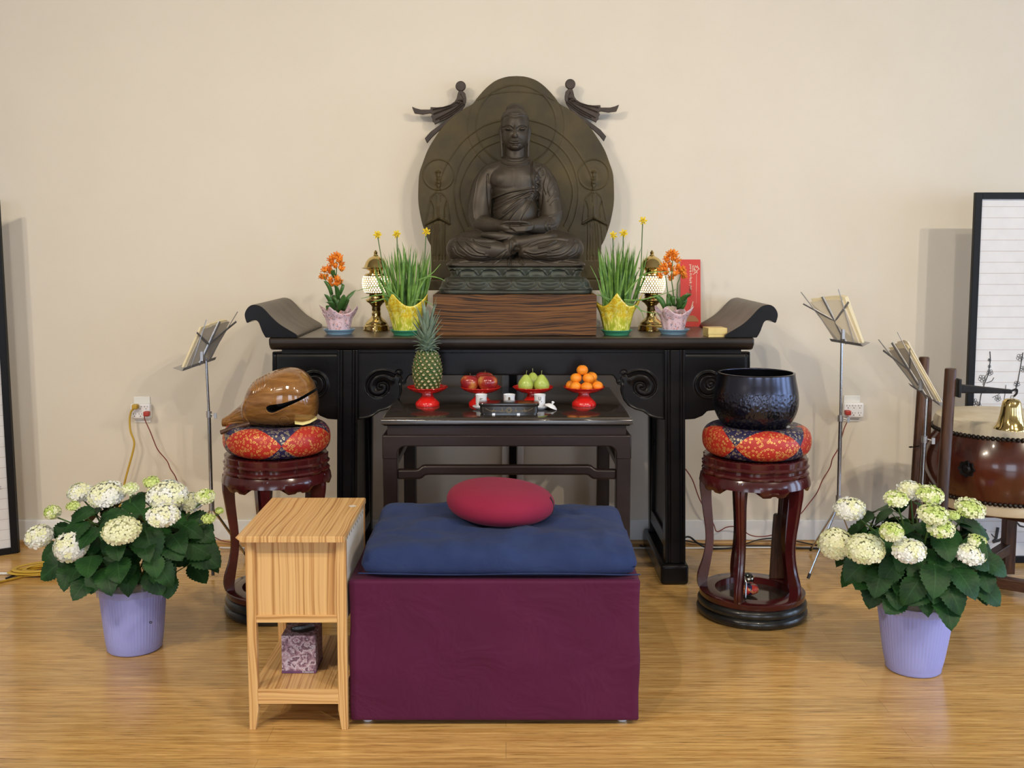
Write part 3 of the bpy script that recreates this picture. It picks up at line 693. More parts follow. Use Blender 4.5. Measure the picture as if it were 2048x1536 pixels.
    loft(mb, [(PLZ+.001, .318, 4.335, 4.68, .06), (Z(578, 4.34), .322, 4.333, 4.68, .06), (Z(575, 4.34), .315, 4.338, 4.68, .06), (Z(563), .308, 4.345, 4.68, .06), (Z(557), .296, 4.355, 4.68, .06), (Z(553), .272, 4.375, 4.68, .05), (Z(549), .272, 4.375, 4.68, .05), (Z(543), .280, 4.37, 4.68, .05), (Z(536), .286, 4.366, 4.68, .05), (Z(532), .27, 4.38, 4.68, .05)])
    o2 = obj('lotus_base', mb, M['lotus'], t); remesh(o2, .0024, 2)
    S = []
    cxs = [(905, 10), (935, 21), (979, 21), (1027, 22), (1073, 21), (1117, 21), (1158, 14)]
    for cx, r in cxs:
        S += [(circ(cx, 554, r, 15, 165, 14, 16), 1.3, .006), ([(cx-r*.6, 551), (cx, 549.5), (cx+r*.6, 551)], 4.2, .007), ([(cx-r*.6, 542), (cx, 541), (cx+r*.6, 542)], 2.0, -.007)]
    cxs = [(911, 20), (955, 20.5), (1002, 22.5), (1050, 22.5), (1099, 22), (1145, 21.5), (1179, 10)]
    for cx, r in cxs:
        S += [([(cx-r, 556), (cx-r, 566), (cx-r*.82, 573), (cx-r*.5, 575.5), (cx, 576.5), (cx+r*.5, 575.5), (cx+r*.82, 573), (cx+r, 566), (cx+r, 556)], 1.3, .005), ([(cx-r*.6, 564), (cx, 566.5), (cx+r*.6, 564)], 5.0, .007), ([(cx-r*.75, 559.5), (cx, 558.5), (cx+r*.75, 559.5)], 1.3, .003)]
    S += [([(890, 581), (1031, 583), (1178, 581)], 1.3, -.004)]
    carve(o2, S, flat=True)
buddha()

BPY = 4.715
def back_panel():
    t = thing('relief_panel', 'rounded bronze relief panel with halos and attendants behind the seated statue', 'sculpture', (P(1032, 585, BPY).x, BPY, PLZ))
    R = [(1031.5,151.8),(1050,153),(1069.5,159),(1084,168),(1096.5,179.4),(1106,190),(1112,197.4),(1121,208.6),(1141,219.8),(1163.9,237.8),(1179,253),(1190.8,269),(1208.8,298.5),(1220,327.7),(1226,347),(1227.9,370),(1227.9,406),(1222,440),(1215.5,462),(1209,480),(1203,491),(1202,520),(1202,559),(1212,562),(1212,586)]
    rp = [P(a, b, BPY) for a, b in R]; cx = P(1032.3, 400, BPY).x
    top = crom([Vector((p.x, p.z, 0)) for p in rp[:20]], 5); right = [(p.x, p.y) for p in top]+[(p.x, p.z) for p in rp[20:]]; left = [(2*cx-x, z) for x, z in right[::-1]]
    poly = left+right[1:]; zb = min(p[1] for p in poly)
    poly = [(x, z if z > zb+.003 else PLZ+.0) for x, z in poly]
    o = obj('panel', MB().prism(poly, BPY, BPY+.034), M['panel'], t); remesh(o, .0026, 2)
    S = []; w = .85
    S += [(circ(1032.5, 250, 80, n=40), w, .004), (circ(1032.5, 250, 97, -40, 40, 20), w, .003), (circ(1032.5, 250, 97, 140, 220, 20), w, .003), (circ(1032.5, 250, 97, -65, -40, 8), w, .003), (circ(1032.5, 250, 97, 220, 245, 8), w, .003)]
    S += [([(955,200),(985,188),(1031,182.8),(1078,188),(1108,200)], w, .003)]
    for sg in (-1, 1):
        X = lambda x: 1032.3+sg*(x-1032.3)
        for q in ([(1058,240),(1085,247),(1107.7,258),(1141,285),(1168,323),(1182,352),(1186,380)], [(1060.6,265),(1101,280.5),(1132,307),(1150,343),(1157,388),(1150,433),(1137,462)], [(1060.6,280.5),(1096.5,296),(1121,321),(1139,354.6),(1146,388),(1137,431),(1128,452)]):
            S += [([(X(a), b) for a, b in q], .85, .0042)]
        bx = X(1187.5)
        S += [(circ(bx, 349, 30.5, n=30), 1.2, .004), (circ(bx, 349, 15, n=20), 9, .004)]
        hx = bx
        S += [([(hx, 345), (hx, 362), (hx, 374)], 4.5, .010), ([(hx-5, 372), (hx, 378), (hx+5, 372)], 1.0, -.003), ([(hx-4, 355), (hx+4, 355)], .9, -.005), ([(hx-4, 361), (hx+4, 361)], .9, -.005), ([(hx, 356), (hx, 366)], 1.0, .004), ([(hx-3, 369), (hx+3, 369)], .8, -.004), ([(hx-5, 344), (hx+5, 344)], 1.0, .004), ([(hx, 380), (hx, 384)], 3.5, .005)]
        B = lambda q: [(hx+sg*a, b) for a, b in q]
        S += [(B([(0, 392), (0, 410), (0, 428)]), 12, .007), (B([(-4, 384), (-14, 393), (-17, 402)]), 1.1, .004), (B([(4, 384), (14, 393), (17, 402)]), 1.1, .004),
              (B([(17, 402), (11, 418), (12, 436)]), 1.1, -.005), (B([(-17, 402), (-13, 418), (-13, 436)]), 1.1, -.005), (B([(17, 402), (22, 425), (27, 450)]), 1.2, .004), (B([(-17, 402), (-20, 425), (-22, 442)]), 1.2, .004),
              (B([(0, 436), (-10, 440), (-22, 447)]), 1.8, .008), (B([(0, 436), (10, 440), (22, 447)]), 1.8, .008), (B([(0, 412), (0, 436)]), 1.0, .005), (B([(0, 441), (-10, 445), (-21, 451)]), 1.2, -.006), (B([(0, 441), (10, 445), (19, 449)]), 1.2, -.006)]
        for a0, a1 in ((-14, -15), (-9, -9), (-4, -2), (1, 4), (6, 9), (12, 17), (-7, -4)):
            S += [(B([(a0, 446), ((a0+a1)/2+1.2, 480), (a1, 520)]), 1.0, -.004), (B([(a0+2, 447), ((a0+a1)/2+3, 478), (a1+2, 510)]), 1.0, .003)]
        S += [(B([(24, 452), (30, 490), (36, 540)]), 1.4, -.004), (B([(-4, 392), (-5, 405)]), .9, -.003), (B([(5, 392), (6, 412), (5, 430)]), .9, -.003)]
        S += [([(X(1150), 558), (X(1180), 559), (X(1210), 560)], 1.3, -.004)]
    carve(o, S, flat=True)
back_panel()

def apsara(flip, lb):
    Y = 4.775; X = (lambda x: 2062-x) if flip else (lambda x: x); dy = -4 if flip else 0
    c = P(X(910), 220, Y); t = thing('flying_figure', lb, 'wall sculpture', (c.x, Y, c.z))
    q = lambda pts: [(p.x, p.z) for p in (P(X(a), b+dy, Y) for a, b in pts)]
    obj('head', MB().prism(q(circ(921.3, 172, 10.4, n=28)[:-1]), Y, Y+.016), M['apsara'], t, bevel=.004, seg=3, smooth=40)
    body = [(917,182),(922.4,181.5),(926,182),(931,187),(932.5,196),(932,204),(928,211),(921,218),(907.8,228),(889.8,239),(878,244),(869.6,248.6),(867,244),(864.5,243),(865,238),(862,233),(864,228),(860,226),(845,228.5),(829,226.6),(826,220),(823.6,213),(832,216.5),(842,219),(860.6,219),(861,214),(874,214.5),(886,213.5),(901,208.6),(909,203),(913,197),(915,188)]
    b = obj('body', MB().prism(q(body), Y, Y+.02), M['apsara'], t); remesh(b, .0016, 2)
    S = []
    for z in ([(926, 206), (905, 222), (872, 240)], [(924, 202), (903, 215), (868, 229)], [(920, 203), (900, 213), (866, 220)], [(927, 210), (905, 227), (880, 240)], [(922, 190), (926, 200), (921, 206), (914, 207)], [(912, 207), (918, 202), (926, 204)]):
        S += [([(X(a), c2+dy) for a, c2 in z], 1.0, -.004), ([(X(a), c2+dy-2) for a, c2 in z], 1.0, .003)]
    carve(b, S, flat=True)
    tr = [(931,206),(929.5,212),(920,224.5),(906,239.5),(889,253),(875,264),(863,275.5),(854,286.5),(849.2,276.5),(861,263),(875,252.5),(892,240.5),(908,227.5),(919,215.5),(926,206)]
    obj('sash', MB().prism(q(tr), Y+.004, Y+.014), M['apsara'], t, bevel=.002, smooth=40)
    obj('wall_pin', MB().tube([(c.x, Y+.015, c.z), (c.x, WALL_Y+.004, c.z)], .004), M['apsara'], t)
apsara(False, 'dark metal flying figure on the wall left of the relief panel')
apsara(True, 'dark metal flying figure on the wall right of the relief panel')

# ------------------------------------------------------------ plants on the altar
def wrap_paper(c, zb, rb, rt, h, pts, amp, mi, seg=64, flare=1.25, ph=0):
    mb = MB(); vs = []; fs = []; uv = []; rows = 12
    for j in range(rows+1):
        u = j/rows
        for k in range(seg):
            a = 2*PI*k/seg; top = h+amp*((1-abs(math.sin(pts*a/2+ph)))**1.25)*1.35
            z = zb+top*u; r = rb+(rt-rb)*(min(z-zb, h)/h)**.9
            if z-zb > h*.75: r += (z-zb-h*.75)*flare*(.35+.65*abs(math.cos(pts*a/2+ph)))
            r += .0022*math.sin(a*11+u*2)*(.3+u)
            vs.append((c.x+r*math.cos(a), c.y+r*math.sin(a), z)); uv.append((k/seg, u))
    fs = [(j*seg+k, j*seg+(k+1) % seg, (j+1)*seg+(k+1) % seg, (j+1)*seg+k) for j in range(rows) for k in range(seg)]
    mb.add(vs, fs, mi, uv); return mb
def blade(mb, base, tip, width, bend=(0, 0, .0), n=7, mi=0, curl=0):
    base = Vector(base); tip = Vector(tip); b = Vector(bend); vs = []
    side = (tip-base).cross(Vector((0.3, 1, .1))).normalized()
    if side.length < .1: side = Vector((1, 0, 0))
    rn = random.uniform(-.7, .7); fw = (tip-base).normalized(); side = Matrix.Rotation(rn, 3, fw) @ side; up = side.cross(fw)
    for i in range(n+1):
        t = i/n; p = base.lerp(tip, t)+b*4*t*(1-t)
        w = width*(math.sin(PI*min(.98, .25+.72*t))**.6)*(1 if t < .8 else (1-t)/.2*.9+.1)/2
        vs += [p-side*w+up*w*.4, p, p+side*w+up*w*.4]
    fs = []
    for i in range(n):
        for k in range(2): fs.append((i*3+k, i*3+k+1, i*3+k+4, i*3+k+3))
    mb.add(vs, fs, mi)
def saucer(name, label, px, py, Y, r, m, group):
    c = P(px, py, Y); c.z = AZ+.0005
    o = obj(name, MB().lathe([(.002, .004), (r*.78, .004), (r*.93, .017), (r, .0195), (r, .022), (r*.9, .0205), (r*.76, .0005), (.002, .0005)], c, 40), m, smooth=50)
    return tag(o, label, 'saucer', group), c
def floret(mb, c, r, d, mi=0, cup=.5, n=6):
    d = Vector(d).normalized(); R = d.to_track_quat('Z', 'Y').to_matrix(); a0 = random.random()*6
    for k in range(n):
        a = a0+2*PI*k/n; w = 2.2/n*.95
        q = [(0, 0, 0), (r*.5*math.cos(a-w), r*.5*math.sin(a-w), r*cup*.35), (r*.95*math.cos(a-w*.5), r*.95*math.sin(a-w*.5), r*cup), (r*1.08*math.cos(a), r*1.08*math.sin(a), r*cup*1.05), (r*.95*math.cos(a+w*.5), r*.95*math.sin(a+w*.5), r*cup), (r*.5*math.cos(a+w), r*.5*math.sin(a+w), r*cup*.35)]
        mb.add([Vector(c)+R @ Vector(p) for p in q], [(0, 1, 2, 3), (0, 3, 4, 5)], mi)
def pink_mat():
    m = mat('pink_floral_paper', (.72, .50, .56), .5); t = NT(m); v = t.coords()
    vo = t.new('ShaderNodeTexVoronoi', feature='F1'); vo.inputs['Scale'].default_value = 105; t.link(v, vo.inputs['Vector'])
    d = vo.outputs['Distance']; n = t.noise(v, 70, 1)
    a = t.math('MULTIPLY', t.math('GREATER_THAN', d, .20), t.math('LESS_THAN', d, .42)); a = t.math('MULTIPLY', a, t.math('GREATER_THAN', n, .5))
    col = t.ramp(t.sep(vo.outputs['Color'])[0], [(0, (.12, .16, .24)), (.45, (.10, .10, .14)), (.6, (.55, .16, .08)), (1, (.45, .22, .16))], 'CONSTANT')
    t.base(t.mix(t.math('MULTIPLY', a, .8), (.74, .54, .60), col)); return m
M['pinkpaper'] = pink_mat()
def yellow_mat():
    m = mat('yellow_patterned_wrap', (.8, .7, .1), .25, coat=.3); t = NT(m); tc = t.new('ShaderNodeTexCoord'); s = t.sep(tc.outputs['UV'])
    v = t.coords(); n = t.noise(v, 28, 4, .7, 1.5); n2 = t.noise(v, 60, 3)
    top = t.ramp(n, [(.30, (.74, .70, .42)), (.42, (.80, .68, .05)), (.5, (.62, .38, .02)), (.56, (.80, .70, .06)), (.7, (.66, .68, .30))])
    st = t.coords((1, 1, .12)); n3 = t.noise(st, 70, 2, .5, .5)
    low = t.ramp(n3, [(.40, (.36, .42, .03)), (.5, (.55, .58, .05)), (.56, (.88, .80, .25)), (.62, (.50, .52, .05))])
    t.base(t.mix(t.ramp(t.math('ADD', s[1], t.math('MULTIPLY', n2, .25)), [(.5, (0, 0, 0)), (.75, (1, 1, 1))]), low, top)); return m
M['yellowpaper'] = yellow_mat()
def orange_pot(side, cpx, stalks, heads, leaves, lb, slb, seed):
    random.seed(seed)
    s, c = saucer('plant_saucer', slb, cpx, 664, 4.40, .068, M['skyblue'], 'blue plant saucers')
    t = thing('flowering_plant', lb, 'plant', c, 'orange flowering plants')
    obj('pot_wrap', wrap_paper(c, c.z+.0045, .041, .058, .082, 4, .026, 0, ph=.6 if side < 0 else 1.1, flare=.55), M['pinkpaper'], t, smooth=60, solid=.0008, fix=False)
    obj('soil', MB().lathe([(.002, c.z+.072), (.05, c.z+.072), (.048, c.z+.06), (.002, c.z+.06)], (c.x, c.y, 0), 24), M['soil'], t)
    mb = MB()
    for x0, y0, x1, y1, w in leaves:
        a = P(x0, y0, 4.395); b = P(x1, y1, 4.395+random.uniform(-.05, .03)); blade(mb, a, b, w*4.4/F, (random.uniform(-.01, .01), -.01, .012), 8)
    obj('leaf', mb, M['oleaf'], t, smooth=60, solid=.0006)['kind'] = 'stuff'
    mb = MB()
    for q in stalks: mb.tube([P(a, b, 4.395) for a, b in q], [.0034-.0018*i/(len(q)-1) for i in range(len(q))], 7)
    obj('stalk', mb, M['stem'], t, smooth=60)
    for x, y in heads:
        mb = MB(); p = P(x, y, 4.395+random.uniform(-.022, .022)); d = Vector(((x-heads[0][0])*.05, -.8+random.uniform(-.3, .3), .6))
        floret(mb, p, .0145, d, 0, .8); floret(mb, p+Vector((0, -.001, 0)), .011, d+Vector((.3, 0, .3)), 0, .9)
        for k in range(3):
            q = p+Vector((random.uniform(-.009, .009), random.uniform(-.01, .01), random.uniform(-.005, .01))); mb.ell(q, (.0055, .0055, .007), 8, 6)
        mb.ell(p+Vector((0, .002, -.003)), .0085, 10, 7)
        obj('flower', mb, M['orangefl'], t, smooth=50, solid=.0007)
hL = [(x/4.876+480, y/4.876+430) for x, y in ((940,395),(915,410),(970,415),(885,435),(965,440),(900,470),(930,495),(985,480),(990,525),(868,520),(825,535),(880,550),(800,600),(830,607),(890,635),(945,625),(880,675),(945,670),(970,655))]
hR = [(x/4.876+1180, y/4.876+420) for x, y in ((800,420),(770,435),(830,432),(748,482),(805,470),(852,490),(720,540),(780,540),(730,572),(690,580),(800,575),(850,560),(900,575),(870,600),(830,620),(905,615),(912,645),(690,645),(788,665),(740,610))]
orange_pot(-1, 678.5, [[(676, 625), (671, 580), (673, 540), (673, 512)], [(668, 622), (661, 590), (655, 570), (647, 550)], [(676, 600), (684, 575), (683, 560)]], hL,
           [(668, 622, 648, 588, 11), (674, 622, 712, 580, 12), (672, 622, 690, 590, 15), (666, 622, 650, 605, 12), (680, 620, 664, 590, 16), (685, 622, 697, 598, 12), (660, 622, 656, 612, 18), (676, 600, 668, 570, 9), (672, 560, 670, 540, 9), (664, 590, 647, 562, 8), (678, 590, 685, 568, 8)],
           'orange flowered plant in pink floral paper at the left end of the altar', 'pale blue saucer under the left orange flowered plant', 3)
orange_pot(1, 1347, [[(1343, 610), (1336, 590), (1333, 565), (1331, 552)], [(1348, 610), (1346, 580), (1343, 560), (1345, 520)], [(1356, 612), (1354, 590), (1355, 568), (1362, 548)]], hR,
           [(1330, 616, 1304, 590, 11), (1338, 612, 1336, 586, 14), (1354, 615, 1384, 588, 13), (1362, 618, 1366, 590, 12), (1356, 612, 1372, 604, 14), (1346, 612, 1350, 592, 12), (1360, 618, 1352, 596, 16), (1366, 600, 1376, 588, 7)],
           'orange flowered plant in pink floral paper beside the red card', 'pale blue saucer under the right orange flowered plant', 5)

def daffodil_pot(cpx, x0, x1, ytop, flowers, loose, lb, slb, seed):
    random.seed(seed)
    s, c = saucer('plant_saucer', slb, cpx, 662, 4.36, .066, M['seagreen'], 'green plant saucers')
    t = thing('daffodil_pot', lb, 'plant', c, 'potted daffodils')
    obj('pot_wrap', wrap_paper(c, c.z+.0045, .048, .076, .118, 4, .042, 0, ph=.2 if cpx > 1000 else .9, flare=.38), M['yellowpaper'], t, smooth=60, solid=.0006, fix=False)
    obj('soil', MB().lathe([(.002, c.z+.10), (.064, c.z+.10), (.06, c.z+.09), (.002, c.z+.09)], (c.x, c.y, 0), 24), M['soil'], t)
    mb = MB(); k = 4.36/F
    for i in range(74):
        u = random.random(); xb = cpx+random.gauss(0, 15); xb = max(cpx-26, min(cpx+26, xb)); xt = cpx+(xb-cpx)*2.3+random.gauss(0, 11); xt = max(x0, min(x1, xt))
        yt = ytop+abs(random.gauss(0, 1))*32+abs(xt-(x0+x1)/2)*.25
        yt = min(yt, 590)
        Yb = 4.36+random.uniform(-.035, .04); a = P(xb, 618, Yb); b = P(xt, yt, Yb+random.uniform(-.06, .06)); b.y = min(b.y, 4.66)
        blade(mb, a, b, random.uniform(3.6, 6.6)*k*.9, (random.uniform(-.012, .012), random.uniform(-.01, .01), 0), 7)
    for q in loose:
        pts = crom([P(a, b, 4.31-.0*i) for i, (a, b) in enumerate(q)], 5); mb.tube(pts, [.0028*(1-.75*i/(len(pts)-1)) for i in range(len(pts))], 6, sx=1.3, sy=.5)
    obj('foliage', mb, M['blade'], t, smooth=60)
    for sx, sy, x, y in flowers:
        st = MB(); p = P(x, y, 4.34); st.tube(crom([P(sx, 612, 4.35), P((sx+x)/2+2, (612+sy)/2, 4.35), P(sx+(x-sx)*.9, y+18, 4.345), p+Vector((0, .004, 0))], 5), .0022, 6)
        obj('flower_stem', st, M['stem'], t, smooth=60)
        mb = MB(); d = (random.uniform(-.4, .4), -1, .25)
        floret(mb, p, .0175, d, 0, .3, 6); floret(mb, p+Vector((0, -.003, 0)), .012, d, 0, .7, 7); floret(mb, p+Vector((0, -.004, .001)), .0075, d, 0, 1.1, 6); floret(mb, p, .015, (.3, -.6, .5), 0, .5, 6); mb.ell(p, .0055, 10, 6)
        obj('flower', mb, M['yellowfl'], t, smooth=50, solid=.0006)
daffodil_pot(812, 748, 862, 482, [(785, 520, 755, 470), (798, 480, 794, 469), (836, 500, 853, 464)],
             [[(795, 602), (770, 590), (745, 592), (722, 597)], [(800, 600), (778, 580), (755, 573), (712, 582)], [(798, 606), (770, 598), (748, 604), (742, 606)], [(830, 600), (845, 600), (858, 606), (868, 613)], [(835, 585), (852, 556), (866, 545), (881, 528)], [(838, 560), (860, 553), (880, 557), (890, 562)]],
             'yellow daffodils with tall leaves in yellow wrap left of the statue', 'green saucer under the daffodils left of the statue', 11)
daffodil_pot(1233, 1196, 1296, 478, [(1228, 500, 1226, 471), (1240, 500, 1247, 467), (1272, 490, 1286, 442)],
             [[(1250, 610), (1270, 612), (1285, 622), (1321, 628)], [(1248, 600), (1280, 600), (1320, 590), (1352, 579)], [(1250, 590), (1275, 560), (1300, 545), (1345, 543)], [(1222, 600), (1205, 590), (1195, 560), (1181, 532)], [(1245, 606), (1268, 610), (1280, 618), (1288, 637)], [(1218, 602), (1206, 594), (1198, 590), (1186, 592)]],
             'yellow daffodils with tall leaves in yellow wrap right of the statue', 'green saucer under the daffodils right of the statue', 12)

# ------------------------------------------------------------ brass lamps
M['shadelit'] = mat('lit_shade_cell', (1.0, .86, .55), .4, emit=LAMP_SHADE_EMIT)
def lamp(cpx, lb):
    c = P(cpx, 655, 4.60); c.z = AZ; t = thing('altar_lamp', lb, 'lamp', c, 'brass altar lamps')
    H = .346; k = H/770.0; z = lambda y: (1130-y)*k; r = lambda q: q*k*.97
    g = lambda L: [(r(a), z(b)) for a, b in L]
    obj('base', MB().lathe([(.002, .0005)]+g([(134, 1129), (134, 1122), (128, 1112), (126, 1092), (120, 1080), (112, 1074), (110, 1060), (92, 1040), (66, 1018), (50, 1000), (44, 985), (48, 972), (44, 958), (40, 940), (46, 930), (43, 905), (52, 888), (78, 862), (98, 850), (104, 838), (98, 824), (74, 816), (68, 800), (74, 786), (64, 776), (70, 770)])+[(.002, z(768))], c, 40), M['brass'], t, smooth=40)
    sh = [(100, 771), (122, 745), (134, 705), (137, 665), (134, 625), (122, 600), (108, 590)]
    o = obj('lamp_shade', MB().lathe(g(sh), c, 48, cap=False), M['brassd'], t, smooth=60)
    mb = MB(); pr = g(sh)
    def rad(zz):
        for i in range(len(pr)-1):
            if pr[i][1] <= zz <= pr[i+1][1]: u = (zz-pr[i][1])/(pr[i+1][1]-pr[i][1]); return pr[i][0]+(pr[i+1][0]-pr[i][0])*u, math.atan2(pr[i+1][1]-pr[i][1], pr[i+1][0]-pr[i][0])
        return pr[-1][0], PI/2
    rows = 8; N = 30; z0, z1 = z(762), z(598)
    for j in range(rows):
        zz = z0+(z1-z0)*(j+.5)/rows; R, sl = rad(zz); cr = min((z1-z0)/rows, 2*PI*R/N)*.45
        for i in range(N):
            a = 2*PI*(i+.5*(j % 2))/N; nrm = Vector((math.cos(a)*math.sin(sl), math.sin(a)*math.sin(sl), -math.cos(sl)))
            u = Vector((-math.sin(a), math.cos(a), 0)); w = nrm.cross(u); p = c+Vector((R*math.cos(a), R*math.sin(a), zz))+nrm*.0008
            mb.add([p+(u*math.cos(q*PI/3)+w*math.sin(q*PI/3))*cr*1.08 for q in range(6)], [tuple(range(6))])
    obj('shade_cell', mb, M['shadelit'], o, fix=False)['kind'] = 'stuff'
    obj('canopy', MB().lathe(g([(108, 592), (104, 578), (70, 570), (62, 556), (70, 546), (96, 540), (112, 530), (140, 528), (142, 522), (120, 515), (108, 490), (96, 460), (72, 432), (46, 416), (30, 410), (24, 402), (22, 396), (14, 392), (18, 384), (20, 372), (12, 362), (5, 352)])+[(.0006, z(349))], c, 40), M['brass'], t, smooth=40)
lamp(753, 'lit brass lamp left of the statue beside the daffodils')
lamp(1302, 'lit brass lamp right of the statue behind the daffodils')

# ------------------------------------------------------------ red card and gold box
a = P(1359, 652, 4.822); b = P(1401, 519, 4.822)
t = thing('red_card', 'tall red printed card leaning on the wall at the right end of the altar', 'card', ((a.x+b.x)/2, 4.80, AZ+.001))
Rx = lambda x, z: Vector((x, 4.785+(z-AZ)*.13, z))
M['redcard'] = mat('red_card_paper', (.62, .035, .025), .3, coat=.3); M['print'] = mat('cream_print', (.75, .55, .42), .6); M['printdk'] = mat('dark_print', (.10, .015, .01), .6); M['printgold'] = mat('brown_gold_print', (.42, .18, .07), .5)
mb = MB(); mb.add([Rx(a.x, AZ+.001), Rx(b.x, AZ+.001), Rx(b.x, b.z), Rx(a.x, b.z)]+[Rx(x, z)+Vector((0, .002, 0)) for x, z in ((a.x, AZ+.001), (b.x, AZ+.001), (b.x, b.z), (a.x, b.z))], [(0, 1, 2, 3), (7, 6, 5, 4), (0, 4, 5, 1), (1, 5, 6, 2), (2, 6, 7, 3), (3, 7, 4, 0)])
obj('card', mb, M['redcard'], t)
def cardq(u, v): return Rx(a.x+(b.x-a.x)*u, AZ+.001+(b.z-AZ)*(1-v))+Vector((0, -.0012, 0))
def stroke(mb, pts, w):
    for i in range(len(pts)-1):
        p, q = cardq(*pts[i]), cardq(*pts[i+1]); d = (q-p).normalized(); s = d.cross(Vector((0, 1, 0)))*w/2; p -= d*w*.3; q += d*w*.3
        mb.add([p-s, q-s, q+s, p+s], [(0, 1, 2, 3)])
random.seed(4); mb = MB()
def glyph(mb, u, v, s, n=5):
    for i in range(n):
        h = random.random() < .6; uu = u+random.uniform(-.03, .03)*s; vv = v+random.uniform(-.022, .022)*s
        stroke(mb, [(uu-.05*s*h, vv-.017*s*(1-h)), (uu+.05*s*h, vv+.017*s*(1-h))], .0012)
for i in range(11): glyph(mb, .50, .09+i*.033+(.01 if i > 3 else 0), 1)
for q in ([(.62, .09), (.70, .12), (.66, .16)], [(.72, .09), (.80, .13)], [(.66, .13), (.78, .17), (.84, .21)], [(.92, .13), (.80, .19), (.62, .225)], [(.74, .10), (.86, .12), (.94, .15)], [(.6, .10), (.62, .19)], [(.70, .15), (.72, .20)], [(.84, .09), (.88, .12)]): stroke(mb, q, .0026)
obj('lettering', mb, M['print'], t, fix=False)
mb = MB()
for i in range(20): stroke(mb, [(.80-.004*i*.3, .22+i*.022), (.80-.004*i*.3, .236+i*.022)], .0016 if i < 12 else .0009)
stroke(mb, [(.46, .78), (.62, .63)], .004); stroke(mb, [(.45, .77), (.60, .68)], .005); stroke(mb, [(.40, .76), (.48, .79)], .003)
obj('printed_line', mb, M['print'], t, fix=False)
mb = MB(); 
for i in range(5): glyph(mb, .47, .40+i*.034, 1.0, 4)
obj('dark_lettering', mb, M['printdk'], t, fix=False)
mb = MB(); pts = [cardq(u, v) for u, v in [(.2, .92), (.9, .92), (.86, .89), (.74, .85), (.60, .832), (.45, .835), (.32, .855), (.22, .89)]]
mb.add(pts, [tuple(range(8))]); stroke(mb, [(.2, .922), (.9, .922)], .002)
obj('bell_motif', mb, M['printgold'], t, fix=False)

def gold_box():
    c = P(1431, 674, 4.275); c.z = AZ+.0005; t = thing('gift_box', 'small gold lidded cardboard box on the altar beside the right everted end', 'box', c)
    Mx = Matrix.Translation(c) @ Matrix.Rotation(math.radians(4), 4, 'Z')
    obj('box_base', MB().box(-.038, .036, -.034, .05, 0, .024, M=Mx), M['gold'], t, bevel=.001)
    obj('lid', MB().box(-.040, .038, -.036, .052, .0115, .037, M=Mx), M['gold'], t, bevel=.001)
gold_box()

# ------------------------------------------------------------ offerings on the small table
def fruit_stand(cpx, lb):
    c = P(cpx, 806, 4.10); c.z = TZ; t = thing('fruit_stand', lb, 'fruit stand', c, 'red footed fruit plates')
    obj('foot', MB().lathe([(.002, .0006), (.047, .0006), (.048, .006), (.046, .014), (.036, .024), (.026, .034), (.022, .044), (.0225, .054), (.002, .054)], c, 40), M['redplastic'], t, smooth=40)
    obj('plate', MB().lathe([(.002, .050), (.022, .050), (.05, .055), (.07, .064), (.080, .074), (.0795, .0755), (.068, .0675), (.05, .060), (.03, .0565), (.002, .0560)], c, 64, rf=lambda a, z, j: 1+(.018*math.cos(a*16) if .06 < z else 0)), M['redplastic'], t, smooth=40)
    return c
S1 = fruit_stand(855, 'red footed plate holding the pineapple'); S2 = fruit_stand(961.5, 'red footed plate holding three apples')
S3 = fruit_stand(1066, 'red footed plate holding three green pears'); S4 = fruit_stand(1168, 'red footed plate holding the pile of mandarins')
M['pinegreen'] = noisy('pineapple_skin', (.035, .085, .020), (.08, .11, .02), 40, .5); M['pinecream'] = noisy('pineapple_scale', (.50, .38, .16), (.66, .52, .34), 60, .6)
M['pineleaf'] = noisy('pineapple_leaf', (.12, .19, .13), (.27, .35, .26), 14, .5)
